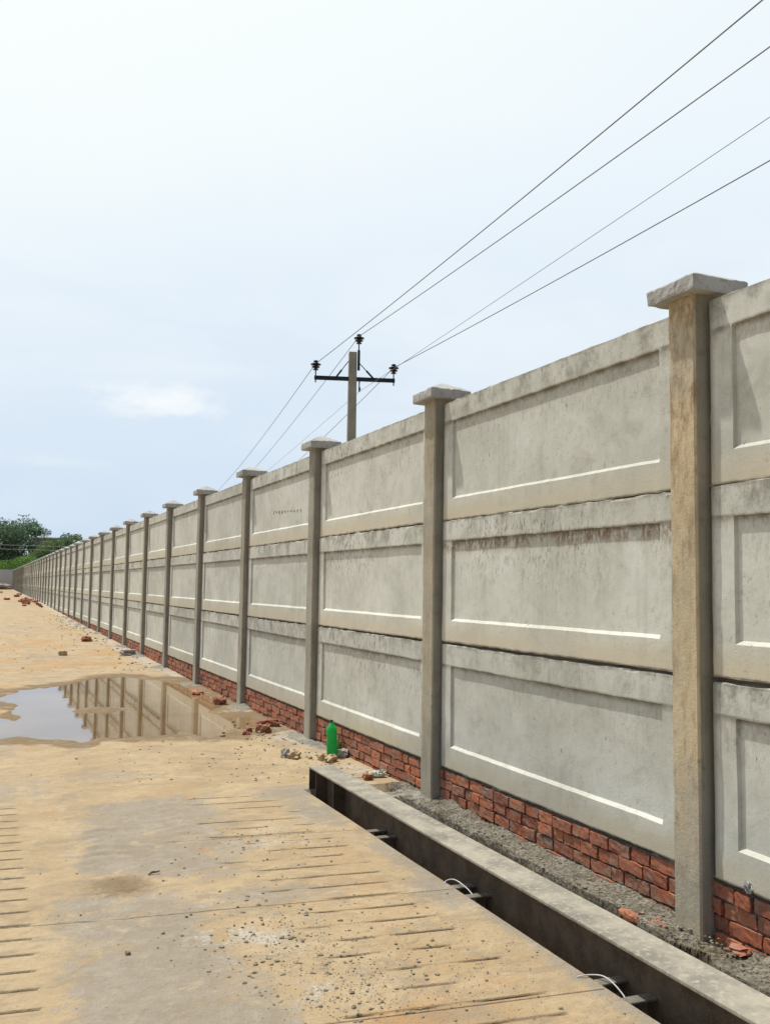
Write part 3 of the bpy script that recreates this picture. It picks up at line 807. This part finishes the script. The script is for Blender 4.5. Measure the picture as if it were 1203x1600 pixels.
# ------------------------------------------------------------------ steel beam
beam = empty('steel_beam', (2.60, 4.4, .18))
tag(beam, 'long dusty rusted steel I-beam lying in the pit beside the concrete slab', 'steel beam')
YB0, YB1 = 1.5, 7.445; yc, ly = (YB0+YB1)/2-4.4, YB1-YB0
def bpart(name, boxes, m, bev=.003):
    bm = bmesh.new()
    for c, s in boxes: add_box(bm, c, s, bevel=bev)
    return link(name, bm_mesh(name, bm), m, beam)
bm = bmesh.new(); add_box(bm, (0, yc, -.006), (.205, ly, .016), bevel=.004, seg=2)
link('top_flange', bm_mesh('top_flange', bm), M_STEELTOP, beam)
bpart('web', [((.0, yc, -.1945), (.012, ly, .361))], M_STEEL)
bpart('bottom_flange', [((0, yc, -.3835), (.205, ly, .016))], M_STEEL)
for y in (7.435, 7.27, 6.86, 2.62):
    for sgn in (-1,):
        bpart('stiffener', [((sgn*.0535, y-4.4, -.1945), (.094, .010, .359))], M_STEEL, .001)
for y in (6.05, 5.88, 4.78, 4.61, 3.43, 3.24):
    bpart('bracket', [((-.075, y-4.4, -.185), (  .137, .058, .010)), ((-.045, y-4.4+.038, -.222), (.07, .008, .07))], M_BRACKET, .002)

def cable(name, pts, r, label):
    bm = bmesh.new()
    P_ = [Vector(p) for p in pts]; out = []
    for i in range(len(P_)-1):
        p0, p1, p2, p3 = P_[max(i-1, 0)], P_[i], P_[i+1], P_[min(i+2, len(P_)-1)]
        for t in np.linspace(0, 1, 8, endpoint=(i == len(P_)-2)):
            out.append(.5*((2*p1)+(p2-p0)*t+(2*p0-5*p1+4*p2-p3)*t*t+(3*p1-p0-3*p2+p3)*t**3))
    tube(bm, out, r, 8)
    return tag(link(name, bm_mesh(name, bm, True), M_CABLE), label, 'cable')
cable('cable', [(2.44, 4.84, .002), (2.462, 4.865, .008), (2.49, 4.83, .022), (2.50, 4.74, .018), (2.50, 4.62, -.006), (2.49, 4.52, -.09)], .003,
      'short white cable arching out of the gap halfway along the steel beam')
cable('cable', [(2.40, 3.50, .004), (2.452, 3.485, .010), (2.49, 3.43, .018), (2.50, 3.35, .0), (2.498, 3.27, -.04), (2.485, 3.2, -.12)], .003,
      'short white cable bending into the gap at the near lower edge of the picture')

# ------------------------------------------------------------------ utility pole and wires
PX, PY = 8.05, 21.25
pole = empty('utility_pole', (PX, PY, .05))
tag(pole, 'grey concrete utility pole with black crossarm and three insulators behind the wall', 'utility pole')
ca = Vector((9.064-7.175, 21.033-21.576, 0)).normalized(); ang = math.atan2(ca.y, ca.x); rot = Matrix.Rotation(ang, 3, 'Z')
cn_ = Vector((-ca.y, ca.x, 0))
def pl_(p): return Vector(p)-Vector((PX, PY, .05))
bm = bmesh.new()
add_box(bm, (0, 0, 3.68), (.19, .26, 7.36), rot, .012)
for v in bm.verts:
    k = 1+.35*(1-v.co.z/7.36); v.co.x *= k; v.co.y *= k
link('shaft', bm_mesh('shaft', bm), M_POLE, pole)
zc = 6.729-.05
cx = pl_(((7.175+9.064)/2, (21.576+21.033)/2, 0)); front = -cn_*.17
bm = bmesh.new(); mid = Vector((cx.x, cx.y, zc))+Vector((front.x*0, front.y*0, 0))
off = front
add_box(bm, mid+off, (1.98, .05, .10), rot, .004)
link('crossarm', bm_mesh('crossarm', bm), M_IRON, pole)
for sgn in (-1, 1):
    a = mid+off+ca*sgn*.46*1.0+Vector((0, 0, .03)); t = Vector((0, 0, 7.10))+off+ca*sgn*.115
    bm = bmesh.new(); tube(bm, [a, a+(t-a)*.46], .024, 6); tube(bm, [a+(t-a)*.46, t], .011, 6)
    link('brace', bm_mesh('brace', bm), M_IRON, pole)
def insulator(base):
    o = bpy.data.objects.new('insulator', None)
    bm = bmesh.new()
    prof = [(.03, 0), (.065, .005), (.07, .02), (.04, .035), (.045, .055), (.095, .065), (.10, .085), (.05, .10), (.05, .115), (.125, .13), (.128, .15), (.075, .17), (.05, .19), (.058, .205), (.052, .235), (.02, .245)]
    lathe(bm, prof, 18)
    i = link('insulator', bm_mesh('insulator', bm, False), M_PORC, pole, base)
    bm = bmesh.new(); tube(bm, [(0, 0, -.30), (0, 0, .03)], .016, 8); link('pin', bm_mesh('pin', bm), M_IRON, i)
    return i
iL = pl_((7.189, 21.541, 6.905))+off; iR = pl_((9.050, 21.062, 6.905))+off; iT = pl_((8.145, 21.078, 7.60))
insulator(iL); insulator(iR)
insulator(iT)
bm = bmesh.new(); tube(bm, [iT+Vector((0, 0, -.66)), iT+Vector((0, 0, -.16))], .035, 8); link('top_bracket', bm_mesh('top_bracket', bm), M_IRON, pole)
hk = pl_((8.185, 21.12, 6.40)); bm = bmesh.new()
tube(bm, [hk+Vector((0, 0, .28)), hk+Vector((0, 0, .16)), hk+Vector((.01, 0, .10)), hk+Vector((0, 0, .02))], [.02, .014, .03, .018], 8)
link('hook', bm_mesh('hook', bm), M_IRON, pole)
def wire(P, near_pt, far_pt, r, label, b=.0009):
    P, A, B = Vector(P), Vector(near_pt), Vector(far_pt); bm = bmesh.new(); pts = []
    def seg(Q, Ltot, n):
        h = Vector((Q.x-P.x, Q.y-P.y, 0)); s1 = h.length; h.normalize()
        a = (Q.z-P.z)/s1-b*s1
        return [P+h*s+Vector((0, 0, a*s+b*s*s)) for s in np.linspace(0, Ltot, n)]
    nearp = seg(A, 46, 50); farp = seg(B, 48, 50)
    pts = nearp[::-1]+farp[1:]
    tube(bm, pts, r, 6)
    tag(link('power_line', bm_mesh('power_line', bm, True), M_WIRE), label, 'power line', 'overhead wires on the utility pole')
wire((7.183, 21.545, 7.10), (6.667, 6.579, 7.385), (10.8, 47.235, 6.61), .0085, 'highest overhead wire, running to the left insulator of the crossarm')
wire((8.140, 21.08, 7.79), (7.667, 7.46, 7.648), (10.867, 40.461, 6.993), .0085, 'second overhead wire from the top, running to the insulator above the pole top')
wire((9.068, 21.03, 7.10), (8.631, 8.433, 6.957), (10.75, 33.0, 6.60), .0085, 'lowest overhead wire at the right edge, running to the right insulator of the crossarm')
wire((8.185, 21.12, 6.42), (7.704, 7.516, 6.879), (9.907, 33.446, 6.368), .0045, 'thinnest, palest overhead wire, tied to the hook below the crossarm', .0001)

# two thin wires crossing in front of the far trees
for z_, lb in ((7.05, 'upper of two faint pale wires crossing the far dark trees'), (6.45, 'lower of two faint pale wires crossing the far dark trees')):
    bm = bmesh.new(); tube(bm, [(x, 149+.04*x, z_+.0006*(x-5)**2) for x in np.linspace(-40, 34, 24)], .016, 5)
    tag(link('power_line', bm_mesh('power_line', bm, True), M_CABLE), lb, 'power line')

# ------------------------------------------------------------------ small things on the ground
def lump(name, loc, size, m, label, cat, seed, group=None, cuts=2, flat=.6, rot=0):
    bm = bmesh.new(); bmesh.ops.create_cube(bm, size=1.0)
    bmesh.ops.subdivide_edges(bm, edges=bm.edges[:], cuts=cuts+1, use_grid_fill=True)
    for v in bm.verts:
        p = v.co.copy(); q_ = p.normalized()*.62
        p = p.lerp(q_, flat*.7)
        n = Vector((float(vnoise(p.x*3+seed, p.y*3, p.z*3)), float(vnoise(p.x*3, p.y*3+seed, p.z*3+5)), float(vnoise(p.x*3, p.y*3+9, p.z*3+seed))))
        p += n*.30
        p += Vector((random.uniform(-1, 1), random.uniform(-1, 1), random.uniform(-1, 1)))*.022
        v.co = Vector((p.x*size[0], p.y*size[1], (p.z+.42)*size[2]))
    me = bm_mesh(name, bm)
    ca_ = me.color_attributes.new('tint', 'FLOAT_COLOR', 'POINT')
    ca_.data.foreach_set('color', np.tile(np.array([random.random(), .2, 0, 1], dtype=np.float32), len(me.vertices)))
    o = link(name, me, m, None, loc); o.rotation_euler[2] = rot
    return tag(o, label, cat, group)
lump('broken_brick', (2.95, 10.42, -.01), (.13, .11, .105), M_BRICK, 'dark red half brick standing at the near right edge of the puddle', 'brick', 1.3, flat=.25, rot=.5)
lump('broken_brick', (3.14, 10.90, -.005), (.20, .14, .085), M_BRICK, 'flat brick piece leaning behind the dark red half brick by the puddle', 'brick', 2.9, flat=.35, rot=-.3)
lump('broken_brick', (2.72, 10.33, -.005), (.075, .06, .045), M_BRICK, 'small brick crumb left of the dark red half brick by the puddle', 'brick', 4.1)
lump('broken_brick', (2.80, 10.50, -.005), (.06, .07, .06), M_BRICK, 'tiny brick crumb close behind the small crumb by the puddle', 'brick', 5.2)
lump('broken_brick', (2.45, 10.30, -.012), (.05, .05, .03), M_BRICK, 'brick chip farthest left of the crumbs, at the water edge', 'brick', 5.9)
lump('broken_brick', (3.08, 13.15, -.03), (.15, .14, .12), M_BRICK, 'red brick piece lying in the muddy water beside the brick base', 'brick', 6.4, flat=.3)
lump('broken_brick', (3.03, 14.4, -.03), (.14, .2, .07), M_BRICK, 'low brick piece in the water at the far right of the puddle', 'brick', 7.7, flat=.4)
lump('stone', (2.73, 8.86, -.004), (.075, .07, .085), M_GREYSTONE, 'upright greyish stone left of the tan stone in front of the puddle', 'stone', 3.3, rot=.4)
lump('stone', (2.80, 8.78, -.004), (.12, .09, .062), M_STONE, 'tan wedge of stone beside the greyish stone on the sand', 'stone', 8.8, flat=.3, rot=.9)
lump('stone', (2.93, 8.72, -.004), (.04, .05, .03), M_STONE, 'tiny tan stone chip right of the tan wedge', 'stone', 9.8)
lump('stone', (3.02, 8.60, -.004), (.085, .08, .07), M_STONE, 'pale rounded stone at the foot of the green bottle', 'stone', 12.1)
lump('stone', (3.07, 8.50, -.004), (.125, .085, .062), M_STONE, 'tan angular stone in front of the green bottle', 'stone', 14.7, flat=.2, rot=.7)
lump('stone', (3.26, 8.70, -.004), (.10, .10, .085), M_GREYSTONE, 'whitish stone between the green bottle and the brick base', 'stone', 16.2)
lump('broken_brick', (3.095, 7.62, .0), (.075, .07, .055), M_BRICK, 'dark brick bit touching the crumpled plastic beside the beam', 'brick', 18.4, flat=.3)
lump('broken_brick', (3.122, 4.07, -.046), (.075, .13, .058), M_BRICK, 'red brick end sticking out of the mortar left of the ochre post', 'brick', 20.4, flat=.15, rot=.1)
lump('broken_brick', (3.15, 3.92, -.055), (.08, .13, .06), M_BRICK, 'brown brick stub just below the red brick end, left of the ochre post', 'brick', 22.0, flat=.2, rot=-.2)
lump('broken_brick', (3.262, 3.47, .000), (.06, .09, .026), M_BRICK, 'flat orange brick chip on the mortar right of the ochre post', 'brick', 24.6, flat=.1, rot=.3)
lump('stone', (1.62, 22.1, .045), (.16, .12, .10), M_STONE, 'yellowish stone alone on the sand beyond the puddle', 'stone', 26.0)
lump('broken_brick', (2.55, 26.8, .065), (.22, .25, .14), M_BRICK, 'brown brick lump on the sand near the wall beyond the puddle', 'brick', 28.0)
lump('stone', (3.0, 21.9, .035), (.3, .3, .14), M_GREYSTONE, 'grey mortar lump against the wall foot beyond the puddle', 'stone', 30.0)
lump('stone', (.655, 4.44, -.002), (.022, .020, .016), M_GRAVEL, 'dark pebble alone on the grey part of the slab, lower left', 'stone', 31.0, flat=1.)

# pile of red rubble far along the wall
protos = []
for k in range(26):
    a, b = random.gauss(0, 1), random.gauss(0, 1)
    x, y = 2.45+a*.30, 64+b*5.0; h = max(0, .30*math.exp(-(a*a+b*b)/2))
    if k < 4:
        V, F, T = [], [], []
        brick_bm(V, F, T, (0, 0, 0), (.12+.02*k, .23, .09), 0, (random.random(), .3), (4, 3))
        o = link('broken_brick', tinted('broken_brick', V, F, T, [M_BRICK])); protos.append(o)
    else:
        o = protos[k % 4].copy(); COL.objects.link(o)
    o.location = (x, y, float(rise(y))+random.uniform(0, 1)*h+.04)
    o.rotation_euler = (random.uniform(-.7, .7), random.uniform(-.5, .5), random.uniform(0, 3.1))
    tag(o, 'red brick of the broken heap at the foot of the wall far away', 'brick', 'bricks of the far rubble heap')
for (x, y, sx_, lb) in ((1.35, 72, .35, 'brown brick lump left of the far rubble heap'), (2.3, 84, .4, 'dark lump on the sand behind the far rubble heap'), (2.75, 93, .4, 'dark lump close to the wall, farthest of the lumps behind the rubble heap'), (1.2, 104, .5, 'dark brown lump nearest the cross wall, out on the sand')):
    lump('rubble_lump', (x, y, float(rise(y))-.02), (sx_, sx_*2.2, sx_*.5), M_BRICK, lb, 'rubble', x*7.7+y)
lump('sand_heap', (-1.0, 137, .5), (5.5, 3, 1.2), M_GREYSTONE, 'low grey heap of sand at the foot of the far cross wall', 'heap', 4.4, cuts=5, flat=.9)

# green bottle
bt = empty('plastic_bottle', (3.165, 8.73, -.004)); bt.rotation_euler = (.02, -.05, 0)
tag(bt, 'tall green plastic bottle standing against the brick base beside the second-nearest pit end', 'bottle')
bt['label'] = 'green plastic drink bottle with dark cap standing by the brick base'
bm = bmesh.new()
prof = [(.030, 0), (.046, .004), (.052, .016), (.054, .04), (.0535, .09), (.050, .105), (.0535, .12), (.054, .15), (.0495, .17), (.0495, .215), (.054, .232), (.0545, .255), (.050, .283), (.036, .307), (.022, .322), (.0145, .332), (.0145, .345)]
lathe(bm, prof, 28)
link('bottle_body', bm_mesh('bottle_body', bm, True), M_BOTTLE, bt)
bm = bmesh.new(); lathe(bm, [(.016, .343), (.0168, .345), (.0168, .361), (.0155, .364)], 20); link('bottle_cap', bm_mesh('bottle_cap', bm), M_CAPGREEN, bt)

# crumpled wrapper
bm = bmesh.new(); bmesh.ops.create_icosphere(bm, subdivisions=4, radius=1)
for v in bm.verts:
    p = v.co; n = float(fbm(p.x*2.2, p.y*2.2, p.z*2.2+4, 4)); r = abs(float(vnoise(p.x*5, p.y*5, p.z*5)))
    v.co = Vector((p.x*.085*(1+.5*n), p.y*.045*(1+.6*n), (p.z+.7)*.036*(1+.7*n-.35*r)))
o = link('plastic_wrapper', bm_mesh('plastic_wrapper', bm), M_WRAP, None, (3.195, 7.70, .0)); o.rotation_euler[2] = -.25
tag(o, 'crumpled whitish green plastic wrapper lying between the beam and the brick base', 'litter')
bm = bmesh.new(); bmesh.ops.create_icosphere(bm, subdivisions=3, radius=1)
for v in bm.verts:
    p = v.co; n = float(fbm(p.x*2.5, p.y*2.5, p.z*2.5+9, 4)); v.co = Vector((p.x*.014*(1+n), p.y*.02*(1+n), p.z*.028*(1+.8*n)))
o = link('foil_scrap', bm_mesh('foil_scrap', bm), M_FOIL, None, (3.302, 3.44, .295))
tag(o, 'small shiny scrap caught under the panel right of the ochre post', 'litter')

# twigs
def twig(pts, r, label):
    bm = bmesh.new(); tube(bm, pts, r, 6); return tag(link('twig', bm_mesh('twig', bm), M_TWIG), label, 'twig')
twig([(.92, 5.57, .004), (.945, 5.59, .010), (.97, 5.58, .012), (.99, 5.61, .007)], [.004, .007, .005, .003], 'short dark twig beside the damp brown patch on the slab')
twig([(2.86, 7.75, .006), (2.98, 7.70, .012), (3.07, 7.66, .010)], [.002, .003, .003], 'thin dry twig left of the dark brick bit by the beam')
twig([(1.9, 17.9, .008), (2.1, 18.35, .012), (2.32, 18.3, .01)], [.008, .01, .006], 'thin bent twig on the sand at the far rim of the puddle')

# small weed by the bottle
V, F, T = [], [], []
for k in range(46):
    a = random.uniform(0, 6.28); b = random.uniform(.15, .75); L_ = random.uniform(.10, .24); w = random.uniform(.004, .010)
    d = Vector((math.cos(a)*b, math.sin(a)*b, 1)).normalized(); s = Vector((-math.sin(a), math.cos(a), 0))*w
    p0 = Vector((random.uniform(-.03, .03), random.uniform(-.05, .05), 0)); p1 = p0+d*L_*.6; p2 = p1+(d+Vector((math.cos(a), math.sin(a), -.3))*.5).normalized()*L_*.4
    b0 = len(V); V += [p0-s*.4, p0+s*.4, p1+s, p1-s, p2]; F += [(b0, b0+1, b0+2, b0+3), (b0+3, b0+2, b0+4)]; T += [(random.random(), random.random()*.8)]*5
o = link('weed', tinted('weed', V, F, T, [M_WEED]), None, None, (3.27, 8.88, 0))
tag(o, 'small dry weed growing against the bricks behind the green bottle', 'weed')

# gravel scattered on the slab and sand
def gravel():
    bm = bmesh.new(); bmesh.ops.create_icosphere(bm, subdivisions=1, radius=1)
    base = np.array([v.co[:] for v in bm.verts]); fc = [tuple(v.index for v in f.verts) for f in bm.faces]; bm.free()
    V, F = [], []
    def stone(x, y, r, z=None):
        q_ = base*(1+rng.uniform(-.32, .32, base.shape))*np.array([r*rng.uniform(.8, 1.4), r*rng.uniform(.8, 1.4), r*rng.uniform(.5, .9)])
        a = rng.uniform(0, 6.28); ca_, sa = math.cos(a), math.sin(a)
        q_ = np.stack([q_[:, 0]*ca_-q_[:, 1]*sa, q_[:, 0]*sa+q_[:, 1]*ca_, q_[:, 2]], 1)
        b = len(V); V.extend((q_+np.array([x, y, (float(rise(y)) if z is None else z)+r*.15])).tolist()); F.extend([tuple(b+i for i in f) for f in fc])
    def cl(n, x, y, sx_, sy_, r0_, r1_):
        for _ in range(n):
            X_, Y_ = rng.normal(x, sx_), rng.normal(y, sy_)
            if X_ > 2.43 and Y_ < 7.5: continue
            if X_ > 3.2 or Y_ < 2.4: continue
            stone(X_, Y_, r0_+(r1_-r0_)*rng.random()**3)
    cl(190, 1.34, 4.5, .20, .27, .0018, .0125)
    cl(330, 1.42, 3.85, .24, .34, .0018, .0105)
    cl(1500, 1.38, 3.85, .20, .36, .0010, .0042)
    cl(700, 2.0, 3.9, .3, .6, .0010, .004)
    cl(160, 1.85, 6.0, .22, .3, .003, .010)
    cl(200, 2.0, 3.9, .3, .6, .0018, .009)
    cl(130, 1.5, 5.2, .5, .8, .0015, .009)
    cl(90, .7, 4.6, .4, 1.0, .0015, .007)
    cl(50, 1.0, 7.0, .8, .8, .0025, .009)
    cl(170, 2.3, 8.6, .6, .5, .003, .014)
    cl(120, 1.6, 9.3, .8, .5, .003, .014)
    cl(160, 2.95, 10.2, .2, .5, .004, .02)
    cl(120, 3.0, 8.2, .14, .4, .003, .016)
    for _ in range(380):
        y = rng.uniform(18, 45); stone(3.15-abs(rng.normal(0, .4)), y, .008+.03*rng.random()**3)
    for _ in range(150):
        y = rng.uniform(18, 40); stone(rng.uniform(.3, 3), y, .006+.022*rng.random()**3)
    for _ in range(900):
        y = rng.uniform(2.0, 7.3); x = rng.uniform(3.10, 3.32); stone(x, y, .002+.009*rng.random()**2, .004)
    return pydata('gravel', V, F)
tag(link('gravel', gravel(), M_GRAVEL), 'loose grey gravel and mortar crumbs scattered over the slab and sand', 'gravel', kind='stuff')

# ------------------------------------------------------------------ trees beyond the walls
def make_tree(name, loc, h, rad, m, label, cat, nl=5200, trunk=True, leaf=.34, blobs=16, seed=1, low=.25, group=None):
    R_ = np.random.default_rng(seed)
    t = empty(name, loc)
    tag(t, label, cat, group)
    cents = []
    bm = bmesh.new()
    th = h*.32
    tube(bm, [(0, 0, -.3), (.1, .05, th*.5), (.05, -.05, th), (.15, 0, h*.6)], [h*.03, h*.024, h*.02, h*.008], 8)
    for k in range(blobs):
        a = R_.uniform(0, 6.28); zz = R_.uniform(low, .93)
        prof = math.sqrt(max(.05, 1-((zz-.52)/.55)**2))
        rr = rad*prof*R_.uniform(.25, .95)
        c = np.array([math.cos(a)*rr, math.sin(a)*rr, zz*h]); cents.append((c, R_.uniform(.26, .44)*rad*(1.15-.45*zz)))
        s = Vector((.1, 0, min(th*R_.uniform(.6, 1.3), c[2]*.8))); e = Vector(c)
        tube(bm, [s, s.lerp(e, .5)+Vector((0, 0, .15*h*R_.uniform(0, .6))), e], [h*.011, h*.008, h*.003], 6)
    link('trunk', bm_mesh('trunk', bm), M_BARK, t)
    V, F, T = [], [], []
    per = nl//blobs
    for c, r in cents:
        tone = R_.uniform(-.18, .18)
        for _ in range(per):
            d = R_.normal(0, 1, 3); d /= np.linalg.norm(d); q_ = r*R_.random()**.42
            p = c+d*q_*np.array([1.25, 1.25, .85])
            if R_.random() < .12: p = c+d*r*R_.uniform(.9, 1.15)
            u = R_.normal(0, 1, 3); u /= np.linalg.norm(u); w = np.cross(u, R_.normal(0, 1, 3)); w /= np.linalg.norm(w)
            L_, wd = leaf*R_.uniform(.5, 1.2), leaf*R_.uniform(.25, .5)
            b = len(V); V += [p-u*L_*.5, p+w*wd*.5, p+u*L_*.5, p-w*wd*.5]; F.append((b, b+1, b+2, b+3))
            T += [(float(np.clip(R_.uniform(.1, .9)+tone, 0, 1)), float(np.clip(R_.random()**3+tone, 0, 1)))]*4
    link('crown', tinted('crown', V, F, T, [m]), None, t)
    return t
GZ = .62
make_tree('large_tree', (1.2, 172, GZ), 12.6, 6.8, M_DARKLEAF, 'tallest dark green tree at the left edge beyond the cross wall', 'tree', 21000, leaf=.55, blobs=46, seed=3, low=.08)
make_tree('large_tree', (-7.5, 176, GZ), 12.4, 6.5, M_DARKLEAF, 'dark green tree partly cut off by the left picture edge', 'tree', 9000, leaf=.55, blobs=26, seed=5, low=.1)
make_tree('small_tree', (9.2, 172, GZ), 10.5, 3.4, M_DARKLEAF, 'loose dark tree with gaps standing right of the tallest tree', 'tree', 4200, leaf=.45, blobs=17, seed=8, low=.1)
make_tree('small_tree', (11.6, 168, GZ), 9.3, 3.7, M_DARKLEAF, 'dark low tree behind the far corner of the wall', 'tree', 6000, leaf=.45, blobs=19, seed=11, low=.08)
make_tree('small_tree', (13.6, 160, GZ), 8.8, 3.5, M_MIDLEAF, 'mid green tree above the wall caps, second from the right of the far trees', 'tree', 7000, leaf=.42, blobs=20, seed=14, low=.08)
make_tree('small_tree', (18.6, 163, GZ), 9.0, 4.4, M_MIDLEAF, 'yellowish green tree farthest right above the wall caps', 'tree', 7500, leaf=.42, blobs=22, seed=17, low=.08)
make_tree('bush', (1.2, 152, GZ), 5.2, 3.6, M_BRIGHTLEAF, 'bright green bush showing over the cross wall at the left edge', 'bush', 7000, leaf=.36, blobs=20, seed=21, low=.15)
make_tree('bush', (5.6, 153, GZ), 5.4, 3.2, M_BRIGHTLEAF, 'bright green bush at the corner where the two walls meet', 'bush', 7000, leaf=.36, blobs=20, seed=24, low=.15)
make_tree('bush', (9.4, 162, GZ), 8.5, 3.7, M_MIDLEAF, 'mid green bush right of the corner, just over the wall top', 'bush', 5200, leaf=.38, blobs=17, seed=27, low=.15)
make_tree('bush', (-4.5, 153, GZ), 5.2, 3.4, M_BRIGHTLEAF, 'bright green bush behind the cross wall, left of the picture edge', 'bush', 4200, leaf=.36, blobs=15, seed=31, low=.15)

# pale shed roof between the trees
sh = empty('shed', (9.6, 186, GZ)); tag(sh, 'distant shed with a pale flat roof glimpsed between the trees', 'shed')
bm = bmesh.new(); add_box(bm, (0, 0, 4.55), (5.6, 4, 9.1)); link('wall', bm_mesh('shed_wall', bm), simple('shed_wall', (.15, .17, .15), (.20, .22, .20), 1, 5, .95, 0), sh)
bm = bmesh.new(); add_box(bm, (0, 0, 9.24), (6.3, 4.6, .22), bevel=.03); link('roof', bm_mesh('shed_roof', bm), M_ROOF, sh)

print('objects', len(bpy.data.objects))
